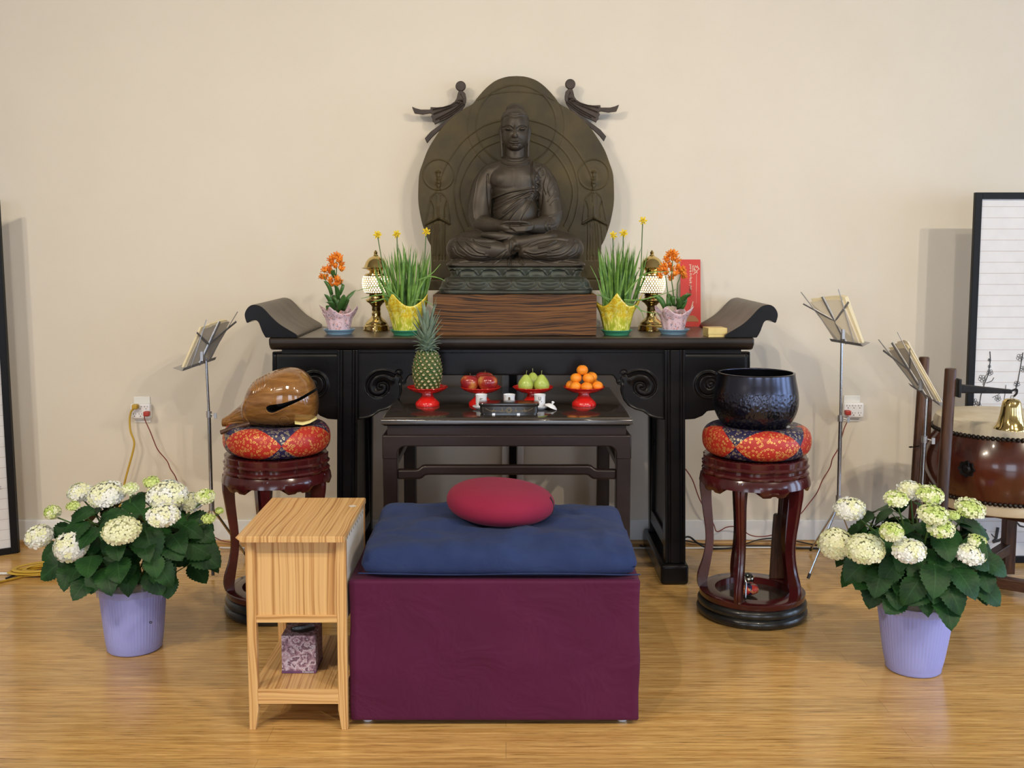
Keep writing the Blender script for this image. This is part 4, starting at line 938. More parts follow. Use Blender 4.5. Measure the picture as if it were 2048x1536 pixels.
def pineapple():
    random.seed(8); c = Vector((S1.x, S1.y, TZ+.058)); t = thing('pineapple', 'whole pineapple with spiky grey green crown on a red stand', 'pineapple', c)
    H = .156; prof = lambda u: .057*(max(0, math.sin(PI*(.10+.80*u)))**.42)*(1.0-.05*u)
    mb = MB(); mb.lathe([(.002, 0)]+[(prof(i/20)*.97, H*i/20) for i in range(21)]+[(.002, H)], c, 36, 0)
    rows = 12; N = 14
    for j in range(rows):
        u = (j+.5)/rows; R = prof(u); zz = H*u; cw = 2*PI*R/N*.53; ch = H/rows*.98
        for i in range(N):
            a = 2*PI*(i+.5*(j % 2)+j*.12)/N; er = Vector((math.cos(a), math.sin(a), .0)); et = Vector((-math.sin(a), math.cos(a), 0)); p = c+er*(R*.965)+Vector((0, 0, zz)); up = Vector((0, 0, 1))
            o = er*.004
            v = [p-et*cw, p-up*ch, p+et*cw, p+up*ch, p-et*cw*.6+o, p-up*ch*.6+o, p+et*cw*.6+o, p+up*ch*.6+o, p+er*.0048-up*ch*.05, p-et*cw*.52+er*.0048-up*ch*.14, p-up*ch*.40+er*.0045, p+et*cw*.52+er*.0048-up*ch*.14, p+up*ch*.34+er*.0062]
            mb.add(v, [(0, 1, 5, 4), (1, 2, 6, 5), (2, 3, 7, 6), (3, 0, 4, 7)], 0)
            mb.add([v[4], v[5], v[6], v[7], v[8]], [(0, 1, 4), (1, 2, 4), (2, 3, 4), (3, 0, 4)], 0)
            mb.add([x+er*.0006 for x in v[9:13]], [(0, 1, 2), (0, 2, 3)], 1)
            mb.tube([p+er*.004, p+er*.009+up*.004], [.0009, .0002], 4, 1)
    obj('fruit_body', mb, [M['pinegreen'], M['pinecream']], t, fix=False)
    mb = MB(); top = c+Vector((0, 0, H-.002))
    for i in range(64):
        u = i/64; a = i*2.39996; L = .035+.155*u**1.6; el = math.radians(8+76*u**.8)
        d = Vector((math.cos(a)*math.cos(el), math.sin(a)*math.cos(el), math.sin(el))); b = top+Vector((math.cos(a)*.013*(1-u), math.sin(a)*.013*(1-u), .032*u))
        w = .0125+.004*math.sin(PI*u); side = d.cross(Vector((0, 0, 1))); side = side.normalized() if side.length > .05 else Vector((1, 0, 0)); n = 7; vs = []
        for k in range(n+1):
            s = k/n; drop = -.3*L*s*s*(1-u)*1.3+(.25*L*s*(1-s) if u < .5 else 0); out = .10*L*s*s*u
            p = b+d*L*s+Vector((math.cos(a)*out, math.sin(a)*out, drop)); ww = w*(1-s)**.75*(.7+.3*min(1, s*4)); nn = side.cross(d)
            vs += [p-side*ww-nn*ww*-.35, p, p+side*ww-nn*ww*-.35]
        mb.add(vs, [(q*3+e, q*3+e+1, q*3+e+4, q*3+e+3) for q in range(n) for e in range(2)])
    obj('crown', mb, M['pineleaf'], t, smooth=60, solid=.0008)
pineapple()
def apple_mat():
    m = mat('red_apple', (.4, .02, .02), .22, coat=.4); t = NT(m); v = t.coords((1, 1, .25)); n = t.noise(t.coords((1, 1, .2)), 40, 3); big = t.noise(t.coords(), 14, 2)
    c = t.ramp(big, [(.42, (.27, .012, .018)), (.52, (.40, .05, .02)), (.62, (.66, .34, .09))]); t.base(t.mix(t.math('MULTIPLY', n, .35), c, (.20, .01, .015))); return m
M['apple'] = apple_mat(); M['twig'] = mat('fruit_stem', (.10, .06, .03), .7)
def pear_mat():
    return noisy('green_pear', (.36, .46, .07), (.44, .54, .12), 30, .32, coat=.15)
M['pear'] = pear_mat(); M['pearstem'] = mat('pear_stem', (.22, .24, .09), .6); M['mandarin'] = noisy('mandarin_peel', (.86, .24, .012), (.92, .33, .02), 30, .38, bump=.4, bscale=420); M['calyx'] = mat('green_calyx', (.12, .16, .04), .7)
def apple(p, r, lb, rot=0):
    t = thing('apple', lb, 'apple', (0, 0, 0), 'red apples')
    n = 18; prof = []
    for i in range(n+1):
        a = -PI/2+PI*i/n; rr = r*math.cos(a)*(1+.10*math.sin(a)); zz = r*.90*math.sin(a)
        if i > n-5: zz -= r*.20*((i-(n-5))/5)**2
        if i < 3: zz += r*.07*(3-i)/3
        prof.append((max(rr, .0004), zz))
    obj('fruit_flesh', MB().lathe(prof, (0, 0, 0), 28), M['apple'], t, smooth=180)
    obj('stem', MB().tube([(0, 0, r*.60), (.001, 0, r*.80), (.003, 0, r*.98)], .0013, 6), M['twig'], t)
    t.location = p; t.rotation_euler = (math.radians(rot), 0, rot*.3)
zf = TZ+.0585
apple(Vector((P(939.5, 760, 4.085).x, 4.085, zf+.0335)), .0375, 'red and yellow apple at the left front of its red plate', 8)
apple(Vector((P(975.5, 760, 4.075).x, 4.075, zf+.0345)), .0395, 'red apple at the right front of its red plate', -6)
apple(Vector((P(970, 755, 4.16).x-.002, 4.155, zf+.036)), .0385, 'red apple half hidden at the back of its red plate', 4)
def pear(p, lb, rx):
    t = thing('pear', lb, 'pear', (0, 0, 0), 'green pears')
    prof = [(.0005, 0), (.012, .0005), (.022, .006), (.029, .017), (.0305, .028), (.0275, .040), (.020, .052), (.0145, .060), (.0095, .0655), (.004, .068), (.0005, .067)]
    obj('fruit_flesh', MB().lathe(prof, (0, 0, 0), 28), M['pear'], t, smooth=180)
    obj('stem', MB().tube([(0, 0, .065), (.0005, 0, .075), (.002, 0, .084)], [.0013, .0012, .0018], 6), M['pearstem'], t)
    t.location = p; t.rotation_euler = rx
pear(Vector((P(1050.5, 760, 4.08).x, 4.07, zf)), 'dull green pear on the left of its red plate', (0, math.radians(3), 0))
pear(Vector((P(1083.5, 760, 4.08).x, 4.07, zf)), 'bright green pear on the right of its red plate', (0, math.radians(-2), 1))
pear(Vector((P(1066, 760, 4.14).x, 4.135, zf)), 'green pear standing behind the two front pears', (0, math.radians(2), 2))
def mandarin0():
    t = thing('mandarin', '', 'mandarin', (0, 0, 0), 'mandarins piled on the red plate'); r = .0228
    obj('peel', MB().lathe([(max(.0004, r*math.cos(a)), r*.86*math.sin(a)*(1 if abs(a) < 1.2 else .97)) for a in [(-PI/2+PI*i/16) for i in range(17)]], (0, 0, 0), 26, rf=lambda a, z, j: 1+.006*math.cos(9*a)), M['mandarin'], t, smooth=180)
    obj('calyx', MB().lathe([(.0005, .0200), (.0026, .0197), (.0028, .0190), (.0005, .0190)], (0, 0, 0), 7), M['calyx'], t)
    return t
m0 = mandarin0(); zm = zf+.0205
spots = [(1151, 4.068, 0, 'mandarin in the bottom layer at the left front'), (1173.5, 4.058, 0, 'mandarin in the bottom layer at the right front'), (1194.5, 4.085, 0, 'mandarin at the right edge of the bottom layer'), (1143, 4.112, 0, 'mandarin at the left edge of the bottom layer, half hidden'),
         (1188, 4.135, 0, 'mandarin barely seen in the bottom layer behind the right ones'), (1152, 4.085, 1, 'mandarin on the left of the middle layer'), (1176.5, 4.08, 1, 'mandarin on the right front of the middle layer'), (1183, 4.125, 1, 'mandarin behind, on the right of the middle layer'), (1164.5, 4.09, 2, 'single mandarin on the top of the pile')]
for i, (x, Y, lay, lb) in enumerate(spots):
    o = m0 if i == 0 else copy_tree(m0); o.location = (P(x, 765, Y).x, Y, zm+lay*.0315); o['label'] = lb; o.rotation_euler = (math.radians((i*37) % 24-10), math.radians((i*53) % 20-10), i)
M['mark'] = mat('dark_gold_mark', (.10, .07, .04), .4); M['gilt'] = mat('gilt_line', (.30, .24, .13), .4, .3)
M['lacq'] = noisy('black_lacquer_box', (.010, .009, .008), (.022, .018, .015), 30, .18, coat=.6)
def cup(cpx, lb, kind):
    c = P(cpx, 812, 4.0); c.z = TZ; c.y = 4.0; c.x = P(cpx, 800, 4.0).x
    t = thing('offering_cup', lb, 'cup', c, 'white offering cups')
    obj('saucer', MB().lathe([(.002, .0006), (.018, .0006), (.030, .008), (.034, .013), (.033, .0145), (.02, .006), (.002, .005)], c, 36), M['porcelain'], t, smooth=50)
    obj('bowl', MB().lathe([(.002, .006), (.014, .006), (.0195, .013), (.0215, .028), (.0213, .046), (.0225, .056), (.0232, .0585), (.0222, .0590), (.0200, .046), (.018, .02), (.002, .012)], c, 36), M['porcelain'], t, smooth=50)
    mb = MB(); y = lambda x: c.y-math.sqrt(max(0, .0222**2-(x)**2))-.0006
    def mk(pts, w=.0008): mb.tube([(c.x+a, y(a), c.z+b) for a, b in pts], w, 5)
    if kind == 'u': mk([(-.004, .052), (-.004, .042), (-.001, .039), (.003, .042), (.003, .052)], .0011); mk([(.005, .036), (.008, .032)])
    elif kind == 'b': mb.ell((c.x+.000, y(0), c.z+.047), (.0042, .001, .0045), 12, 8); mb.ell((c.x, y(0), c.z+.036), (.0085, .001, .006), 12, 8); mb.ell((c.x, y(0), c.z+.041), (.003, .001, .004), 12, 8)
    else: mk([(-.006, .043), (-.002, .040)]); mk([(0, .048), (.001, .041)]); mk([(.003, .044), (.006, .047)]); mk([(-.004, .047), (-.002, .044)])
    obj('painted_mark', mb, M['mark'], t)
cup(962.5, 'white porcelain cup behind the left end of the lacquer box', 'x'); cup(1018.5, 'white porcelain cup with small dark figure behind the lacquer box middle', 'b'); cup(1079.5, 'white porcelain cup with a U shaped mark beside its loose lid', 'u')
cl = P(1103, 816, 3.98); cl.z = TZ; t = thing('cup_lid', 'white porcelain lid with knob leaning beside the right cup', 'lid', cl)
Ml = Matrix.Rotation(math.radians(24), 3, 'Y')
obj('lid_dome', MB().lathe([(.0255, -.002), (.024, .002), (.014, .009), (.003, .012), (.0005, .012), (.0005, .010), (.013, .007), (.0235, 0)], cl+Vector((-.002, 0, .0135)), 32, M=Ml, cap=False), M['porcelain'], t, smooth=60)
obj('knob', MB().lathe([(.002, .011), (.0035, .014), (.006, .018), (.0055, .022), (.0005, .0235)], cl+Vector((-.002, 0, .0135)), 16, M=Ml), M['porcelain'], t, smooth=60)
def incense_box():
    a = P(958, 832, 3.86); b = P(1078, 832, 3.86); c = Vector(((a.x+b.x)/2, 3.89, TZ)); t = thing('incense_box', 'long black lacquer box with gilt scroll line near the table front', 'box', c)
    hx = (b.x-a.x)/2-.004
    def rr(hx, hy, r, n=5):
        pts = []
        for cx, cy, a0 in ((hx-r, -hy+r, -90), (hx-r, hy-r, 0), (-hx+r, hy-r, 90), (-hx+r, -hy+r, 180)):
            for i in range(n+1): q = math.radians(a0+90*i/n); pts.append((c.x+cx+r*math.cos(q), c.y+cy+r*math.sin(q)))
        return pts
    def loft(rows):
        mb = MB(); vs = []; n = 24
        for z, d in rows: vs += [(x, y, TZ+z) for x, y in rr(hx-d, .036-d, .014)]
        m = len(rows); mb.add(vs, [(j*n+i, j*n+(i+1) % n, (j+1)*n+(i+1) % n, (j+1)*n+i) for j in range(m-1) for i in range(n)]+[tuple(range(n))[::-1], tuple((m-1)*n+i for i in range(n))]); return mb
    obj('box_body', loft([(.0006, .003), (.008, .003), (.009, .0), (.034, -.0005), (.036, -.004), (.0425, -.0055), (.046, -.004), (.046, .002)]), M['lacq'], t, smooth=40)
    mb = MB(); yf = c.y-.0367
    def ln(pts, w=.0007): mb.tube([(c.x+a, yf, TZ+z) for a, z in crom([(p[0], p[1], 0) for p in pts], 4) for a, z in [(a, z)]] if False else [(c.x+p[0], yf, TZ+p[1]) for p in crom([(q[0], q[1], 0) for q in pts], 4)], w, 5)
    for s in (-1, 1):
        ln([(s*.088, .027), (s*.078, .022), (s*.066, .017), (s*.05, .017), (s*.03, .016), (s*.012, .016)]); ln([(s*.062, .013), (s*.058, .019), (s*.057, .027)]); ln([(s*.067, .016), (s*.057, .020), (s*.05, .014)])
        ln([(s*.028, .015), (s*.025, .02), (s*.026, .028)], .001); ln([(s*.033, .015), (s*.025, .019), (s*.018, .014)])
    ln(circ(0, 0, .010, n=16) and [(p[0], p[1]+.020) for p in circ(0, 0, .010, n=16)]); ln([(p[0], p[1]+.020) for p in circ(0, 0, .006, n=12)], .0009); ln([(-.013, .022), (0, .013), (.013, .022)])
    obj('gilt_scroll', mb, M['gilt'], t)
    mb = MB()
    for x in (-.057, .035): mb.box(c.x+x-.0055, c.x+x+.0055, c.y-.0365+.002, c.y-.030, TZ+.0006, TZ+.0085)
    obj('notch_light', mb, M['porcelain'], t)  # white blocks paint the light showing through the foot cut-outs
incense_box()

# ------------------------------------------------------------ round stools, cushions, bowl, wooden fish
def stool(cx, cy, lb, rot):
    t = thing('round_stool', lb, 'stool', (cx, cy, 0), 'maroon lacquered round stands'); c = (cx, cy, 0)
    obj('base_ring', MB().lathe([(.150, .0005), (.197, .0005), (.206, .010), (.208, .020), (.204, .031), (.196, .035), (.203, .042), (.205, .052), (.200, .063), (.194, .068), (.150, .068)], c, 72), M['ebony'], t, smooth=50)
    obj('base_plate', MB().lathe([(.139, .094), (.194, .094), (.198, .091), (.198, .074), (.194, .0685), (.137, .0685), (.1375, .093)], c, 72, cap=False), M['red_lacquer'], t, smooth=40)
    obj('base_floor', MB().lathe([(.002, .0695), (.1365, .0695), (.1365, .066), (.002, .066)], c, 60), M['rosetop'], t)
    for k in range(5):
        a = math.radians(rot+72*k)-PI/2; er = Vector((math.cos(a), math.sin(a), 0)); et = Vector((-math.sin(a), math.cos(a), 0))
        prof = [(.092, .184, .018, .014), (.115, .188, .020, .013), (.15, .184, .021, .0125), (.20, .172, .017, .0125), (.26, .163, .0155, .0125), (.32, .164, .016, .013), (.38, .171, .018, .014), (.44, .178, .020, .015), (.485, .181, .023, .017), (.528, .178, .025, .019), (.542, .176, .025, .019)]
        vs = []; n = len(prof)
        pp = crom([Vector((p[0], p[1], p[2])) for p in prof], 3); ww = crom([Vector((p[3], 0, 0)) for p in prof], 3)
        for p, w in zip(pp, ww):
            z, r, hr = p; hw = w[0]
            for u, v in ((-1, -1), (1, -1), (1, .8), (.35, 1), (0, .82), (-.35, 1), (-1, .8)):
                vs.append(Vector((cx, cy, z))+er*(r+hr*v)+et*(hw*u))
        m = 7; n = len(pp)
        mb = MB().add(vs, [(i*m+q, i*m+(q+1) % m, (i+1)*m+(q+1) % m, (i+1)*m+q) for i in range(n-1) for q in range(m)]+[tuple(range(m))[::-1], tuple((n-1)*m+q for q in range(m))])
        obj('leg', mb, M['red_lacquer'], t, smooth=35)
    # scalloped apron
    mb = MB(); seg = 180; vs = []
    for k in range(seg):
        a = 2*PI*k/seg; ph = ((math.degrees(a)+90-rot) % 72)/72
        zb = .497+.020*abs(math.cos(PI*ph))**1.0*0+ .016*math.cos(2*PI*ph*1)+.009*abs(math.sin(3*PI*ph))
        if abs(ph-.5) < .05: zb += .005
        for rr, zz in ((.196, .548), (.203, .532), (.206, .512), (.199, zb+.004), (.195, zb), (.186, zb+.002), (.184, .548)): vs.append((cx+rr*math.cos(a), cy+rr*math.sin(a), zz))
    m = 7; mb.add(vs, [(k*m+q, k*m+(q+1) % m, ((k+1) % seg)*m+(q+1) % m, ((k+1) % seg)*m+q) for k in range(seg) for q in range(m)])
    obj('apron', mb, M['red_lacquer'], t, smooth=40)
    lobe = lambda a, z, j: 1+.050*abs(math.sin(5*(a+PI/2-math.radians(rot))))**.6-.036
    obj('seat_top', MB().lathe([(.002, 0.547), (.190, 0.547), (.197, 0.550), (.199, 0.556), (.196, 0.561), (.190, 0.565), (.190, 0.576), (.197, 0.579), (.199, 0.584), (.195, 0.588), (.192, 0.591), (.194, 0.610), (.190, 0.613), (.002, 0.613)], c, 160, rf=lobe), M['red_lacquer'], t, smooth=35)
def cushion(cx, cy, rot, lb):
    prof = []; n = 24
    for i in range(n+1):
        a = -PI/2+PI*i/n; r = .118+.084*max(0, math.cos(a))**.62; z = .6135+.059+.059*math.copysign(abs(math.sin(a))**.85, math.sin(a))
        if i == 0: r = .02
        if i == n: r = .02; z = .7125
        if i == n-1: z = .7165; r = .095
        if i == n-2: z = .7262; r = .128
        prof.append((r, z))
    m = brocade(rot)
    o = obj('brocade_cushion', MB().lathe(prof, (cx, cy, 0), 90, rf=lambda a, z, j: 1-.010*abs(math.cos(2.5*(a+rot)))**8, uvrow=True), m, smooth=70); return tag(o, lb, 'cushion', 'red and navy brocade cushions')
RSX, RSY = .9405, 3.91; LSX, LSY = P(553.5, 930, 3.95).x, 3.95
stool(RSX, RSY, 'maroon round stand under the black metal bowl', -28); stool(LSX, LSY, 'maroon round stand under the wooden fish drum', 0)
cushion(RSX+.003, RSY, .5+.25-.02, 'round red and navy brocade cushion under the black bowl'); cushion(LSX+.004, LSY, .5+.25+.27, 'round red and navy brocade cushion under the wooden fish drum')
def bowl_mat():
    m = mat('black_hammered_metal', (.060, .062, .085), .22, .95); t = NT(m); s = t.sep(t.coords())
    vo = t.new('ShaderNodeTexVoronoi', feature='SMOOTH_F1'); vo.inputs['Scale'].default_value = 105; t.link(t.coords((1, 1, .8)), vo.inputs['Vector'])
    f = t.ramp(s[2], [(.0, (0, 0, 0)), (.0, (0, 0, 0))])
    z = t.math('MULTIPLY', t.math('LESS_THAN', s[2], .147), t.math('GREATER_THAN', s[2], .035)); t.bump(t.math('MULTIPLY', vo.outputs['Distance'], z), .6, .004); return m
M['bowlm'] = bowl_mat()
c = Vector((.9385, RSY, .7135)); t = thing('singing_bowl', 'large black hammered metal bowl resting on a brocade cushion', 'bowl', c)
pr = [(.002, .0), (.085, .001), (.118, .012), (.140, .034), (.154, .064), (.1575, .095), (.154, .125), (.147, .155), (.1425, .178), (.143, .181), (.137, .182), (.134, .178), (.140, .155), (.147, .12), (.148, .09), (.140, .05), (.10, .02), (.002, .012)]
pr = [(q.x, q.y*1.165) for q in crom([(a, b, 0) for a, b in pr], 4)]
obj('bowl_body', MB().lathe([(max(a, .001), b) for a, b in pr], c, 96), M['bowlm'], t, smooth=50)
for k, (x, y, ang, lb) in enumerate(((1493, 862, .2, 'small white paper pad under the left front of the black bowl'), (1577, 855, 1.0, 'small white paper pad under the right side of the black bowl'))):
    p = P(x, y, 3.91-.09+.04*k); 
    o = obj('paper_pad', MB().box(p.x-.008, p.x+.010, p.y-.004, p.y+.03, p.z-.001, p.z+.001), M['porcelain']); tag(o, lb, 'pad')

def fish():
    Y = 3.95; c = P(560, 850, Y); t = thing('wooden_fish_drum', 'glossy carved wooden fish drum with dark slit on a brocade cushion', 'wooden drum', (c.x, Y, .76))
    secs = [(445,845,8.5),(456,841.5,12),(468,836,16),(480,830.5,20.5),(488,825,26),(497,815,37),(510,806,45.5),(525,801.5,50.5),(545,797.5,55.5),(565,794.5,59),(583,793,59.8),(600,794,57.5),(614,797,51),(624,801,43),(631,805,32),(634.5,808,20),(635.5,809,8)]
    mb = MB(); sm = crom([(a, b, r) for a, b, r in secs], 3); vs = []; seg = 64
    for a, b, r in sm:
        p = P(a, b, Y); R = r*Y/F
        for k in range(seg):
            q = 2*PI*k/seg; vs.append((p.x, Y+R*.98*math.cos(q), p.z+R*math.sin(q)))
    n = len(sm); mb.add(vs, [(i*seg+k, i*seg+(k+1) % seg, (i+1)*seg+(k+1) % seg, (i+1)*seg+k) for i in range(n-1) for k in range(seg)]+[tuple(range(seg))[::-1], tuple((n-1)*seg+k for k in range(seg))])
    w = mat('glossy_fish_wood', (.4, .2, .06), .13, coat=.8); nt = NT(w); v = nt.coords((.8, 1, 1), (0, math.radians(-28), 0)); vv = nt.coords((1.2, 3, 9), (0, math.radians(-20), 0))
    nz = nt.noise(vv, 3.2, 6, .65, 1.2); nt.base(nt.ramp(nz, [(.30, (.105, .040, .010)), (.48, (.215, .092, .022)), (.66, (.33, .155, .042))]))
    o = obj('drum_body', mb, w, t, smooth=180)
    sl = [(533.5,814),(536,811.5),(541.6,809),(566.5,805.3),(595.8,796.8),(622,783),(634,776),(641,777),(632,783.5),(603,799.5),(580,810),(563.5,817.5),(551,823.5),(544.5,825),(538,823.5),(534,819)]
    q = [(p.x, p.z) for p in (P(a, b, Y-.09) for a, b in sl)]
    cut = obj('cutter', MB().prism(q, Y-.3, Y+.05), M['rubber'])  # black cutter faces line the slit, its inner shade put into colour
    remesh(o, .0016, 2)
    S = []
    for (cx, cy, r, tr, a0) in ((547, 751, 13, 1.8, 0), (537, 775, 11, 1.7, 0), (566, 843, 11, 1.7, 0)):
        S += [(spiral(cx, cy, r, 1.5, tr, a0), 1.1, .0016), (spiral(cx, cy, r-1.6, 1, tr, a0+40), 1.0, -.0022)]
    for i in range(9): S += [([(505+i*3.5, 764-i*2.2), (509+i*3, 776-i*1.5), (507+i*2.6, 787-i*1.5)], .9, .0014 if i % 2 else -.0022)]
    S += [([(541, 806.5), (533, 809), (530.5, 815), (533, 823), (541, 828), (549, 827), (566, 820)], 1.0, .0014), ([(491, 800), (485, 818), (489, 834), (498, 846)], 1.3, .0022), ([(494, 800), (488, 818), (492, 834), (501, 846)], 1.2, -.002)]
    S += [([(460, 838), (470, 833), (482, 830)], 1.1, -.0028), ([(458, 846), (470, 844), (486, 843)], 1.3, -.003), ([(452, 842), (450, 848), (452, 853)], 1.2, -.003), ([(468, 829), (476, 825), (482, 822)], 1, .002), ([(496, 845), (530, 851), (560, 852), (600, 848)], 1.2, -.0014), ([(580, 848), (590, 843), (600, 846)], 1.2, .0016)]
    carve(o, S)
    bm = o.modifiers.new('slit', 'BOOLEAN'); bm.object = cut; bm.operation = 'DIFFERENCE'; bm.solver = 'EXACT'; bm.material_mode = 'TRANSFER'
    evaluate(o); bpy.data.objects.remove(cut)
fish()
a = P(441, 865, 3.85); b = P(500, 847, 3.85)
o = obj('wooden_striker', MB().tube(crom([a, P(446, 863.5, 3.85), P(465, 857, 3.85), b], 4), [.006]+[.0085]*11+[.008], 12), M['standwood'], smooth=60); tag(o, 'dark brown wooden striker lying under the snout of the fish drum', 'striker')
mb = MB(); q = [(590, 848, 3.84), (606, 850, 3.85), (620, 846, 3.87), (634, 838, 3.90)]; vs = []
for x, y, Y in q:
    p = P(x, y, Y); vs += [p, p+Vector((-.012, .05, .006))]
mb.add(vs, [(0, 2, 3, 1), (2, 4, 5, 3), (4, 6, 7, 5)])
o = obj('folded_cloth', mb, noisy('yellow_cloth', (.72, .62, .24), (.80, .70, .32), 20, .8), solid=.002, smooth=60); tag(o, 'pale yellow cloth edge under the back of the fish drum', 'cloth')
# things on the right stand's base
c = Vector((P(1500, 1190, 3.86).x, 3.90, .0765)); t = thing('small_bell', 'small silvery hand bell on a red and white cushion on the stand base', 'bell', c)
obj('bell_cushion', MB().lathe([(.003, 0), (.026, .001), (.038, .008), (.042, .019), (.037, .031), (.024, .037), (.003, .036)], c, 36, uvrow=True), brocade(.2), t, smooth=70)
obj('bell_bowl', MB().lathe([(.003, .036), (.013, .038), (.021, .047), (.0235, .058), (.0225, .0655), (.0245, .067), (.0215, .067), (.020, .058), (.003, .045)], c, 32), mat('nickel', (.62, .60, .48), .15, 1), t, smooth=50)
obj('bell_knob', MB().tube([c+Vector((-.022, 0, .062)), c+Vector((-.013, 0, .074)), c+Vector((0, 0, .077)), c+Vector((.014, 0, .070))], .005, 8), M['rubber'], t, smooth=50)
p = P(1491, 1200, 3.80); o = obj('bell_rod', MB().tube([(p.x, 3.80, .0765), (p.x, 3.80, .150), (p.x-.001, 3.815, .164)], [.0042, .0042, .003], 10), M['chrome'], smooth=60); tag(o, 'short shiny metal rod standing upright beside the small bell', 'rod')
p = P(1556, 1160, 4.02); mb = MB()
vs = []
for z, h in ((.094, .030), (.30, .022), (.345, .019), (.352, .013)): vs += [(p.x-h, 4.02, z), (p.x+h*.9, 4.02, z), (p.x+h*.9, 4.045, z), (p.x-h, 4.045, z)]
mb.add(vs, [(j*4+i, j*4+(i+1) % 4, (j+1)*4+(i+1) % 4, (j+1)*4+i) for j in range(3) for i in range(4)]+[(3, 2, 1, 0), (12, 13, 14, 15)])
t = thing('bowl_mallet', 'dark wooden mallet standing on the stand base behind the right leg', 'mallet', (p.x, 4.03, .094))
obj('head', mb, M['standwood'], t, bevel=.003); obj('handle', MB().tube([(p.x+.006, 4.033, .35), (p.x+.012, 4.033, .50)], .011, 12), M['standwood'], t, smooth=60)

# ------------------------------------------------------------ plum covered box, cushions
BX0, BX1, BY0, BY1 = P(697, 1160, 2.95).x, P(1281, 1160, 2.95).x, 2.95, 3.60
def ruffle(mb, amp, sc): mb.v = [tuple(Vector(v)+mn.noise_vector(Vector(v)*sc)*amp) for v in mb.v]
def gridbox(x0, x1, y0, y1, z0, z1, n=24, push=None):
    mb = MB()
    def face(o, a, b):
        vs = [o+a*(i/n)+b*(j/n) for j in range(n+1) for i in range(n+1)]
        mb.add(vs, [(j*(n+1)+i, j*(n+1)+i+1, (j+1)*(n+1)+i+1, (j+1)*(n+1)+i) for j in range(n) for i in range(n)])
    O = Vector; dx, dy, dz = O((x1-x0, 0, 0)), O((0, y1-y0, 0)), O((0, 0, z1-z0))
    face(O((x0, y0, z0)), dx, dz); face(O((x1, y0, z0)), dy, dz); face(O((x1, y1, z0)), -dx, dz); face(O((x0, y1, z0)), -dy, dz); face(O((x0, y0, z1)), dx, dy); face(O((x0, y0, z0)), dy, dx)
    return mb
def weld(o, d=.0002):
    import bmesh
    b = bmesh.new(); b.from_mesh(o.data); bmesh.ops.remove_doubles(b, verts=b.verts, dist=d); bmesh.ops.recalc_face_normals(b, faces=b.faces); b.to_mesh(o.data); b.free()
t = thing('covered_box', 'large box wrapped in plum purple cloth on the floor in front of the tables', 'box', ((BX0+BX1)/2, 3.25, 0))
mb = gridbox(BX0, BX1, BY0, BY1, .016, .436, 40)
nv = []
for x, y, z in mb.v:
    u = (x-BX0)/(BX1-BX0); h = (z-.016)/.42; w = math.sin(PI*max(0, min(1, h)))
    d = (mn.noise(Vector((x*5, y*5, z*3)))*.009+mn.noise(Vector((x*11+z*9, y*6, z*5)))*.004+.003*math.exp(-((x-.15+.5*(z-.2))/.012)**2))*w
    yy = y-(d if y < BY0+.01 else 0); xx = x+(d if x > BX1-.01 else (-d if x < BX0+.01 else 0))
    if y < BY0+.01 and x > BX1-.01: xx -= .004*w
    nv.append((xx, yy, z))
mb.v = nv
o = obj('cloth_cover', mb, M['purple'], t, smooth=50); weld(o); o.modifiers.new('b', 'BEVEL').width = .004
for x in (BX0+.045, BX1-.045):
    for y in (BY0+.04, BY1-.04): obj('glide', MB().lathe([(.002, .0005), (.014, .0005), (.016, .006), (.015, .018), (.002, .018)], (x, y, 0), 20), M['porcelain'], t, smooth=50)

def zabuton():
    x0, x1, y0, y1 = -.428, .388, 2.956, 3.545; zb = .4375; H = .108; n = 70; mb = MB(); vs = []
    cx, cy = (x0+x1)/2, (y0+y1)/2; hx, hy = (x1-x0)/2, (y1-y0)/2
    def P2(u, v, top):
        # u,v in -1..1
        pu = math.copysign(abs(u)**.9, u); eu = max(abs(u), abs(v))
        edge = (1-abs(u)**16)**.34*(1-abs(v)**12)**.34
        x = cx+hx*u*(1-.035*abs(v)**10); y = cy+hy*v*(1-.045*abs(u)**10)
        puff = .76+.24*(1-u**4)*(1-v**4)+.10*mn.noise(Vector((u*2.2, v*2.0, 3)))
        dx, dy = (abs(u)-.9), (abs(v)-.9)
        q = Vector((x*5, y*5, 0)); wr = mn.noise(q*1.6+Vector((0, 0, 1)))*.014+abs(mn.noise(Vector((x*7+y*4, y*7-x*3, 4))))**.6*-.013+mn.noise(Vector((x*9, y*22, 2)))*.0035*(1 if top else .3)+.003*mn.noise(Vector((x*26, y*12, 5)))
        rad = math.sin(math.atan2(v-.1, u-.2)*9)*.0022*(1-min(1, math.hypot(u-.2, v-.1)*1.3)) if top else 0
        if top: z = zb+.034+(H-.034)*edge*puff+wr*edge+rad
        else: z = zb+.034-.033*edge
        return Vector((x, y, z))
    for top in (True, False):
        b = [P2(-1+2*i/n, -1+2*j/n, top) for j in range(n+1) for i in range(n+1)]
        mb.add(b, [(j*(n+1)+i, j*(n+1)+i+1, (j+1)*(n+1)+i+1, (j+1)*(n+1)+i) for j in range(n) for i in range(n)])
    t = thing('floor_cushion', 'square navy blue floor cushion on top of the plum covered box', 'cushion', (cx, cy, zb))
    o = obj('cushion_body', mb, M['blue'], t, smooth=180); weld(o, .0006)
    sm = MB(); zz = zb+.030
    pts = [Vector((cx+hx*u*1.0, y0+.0005+abs(u)**12*.003, zz+.002*math.sin(u*5)-.014)) for u in [i/20-1 for i in range(41)]]
    sm.tube(pts, .0018, 6); obj('seam', sm, M['blue'], t, smooth=60)
zabuton()
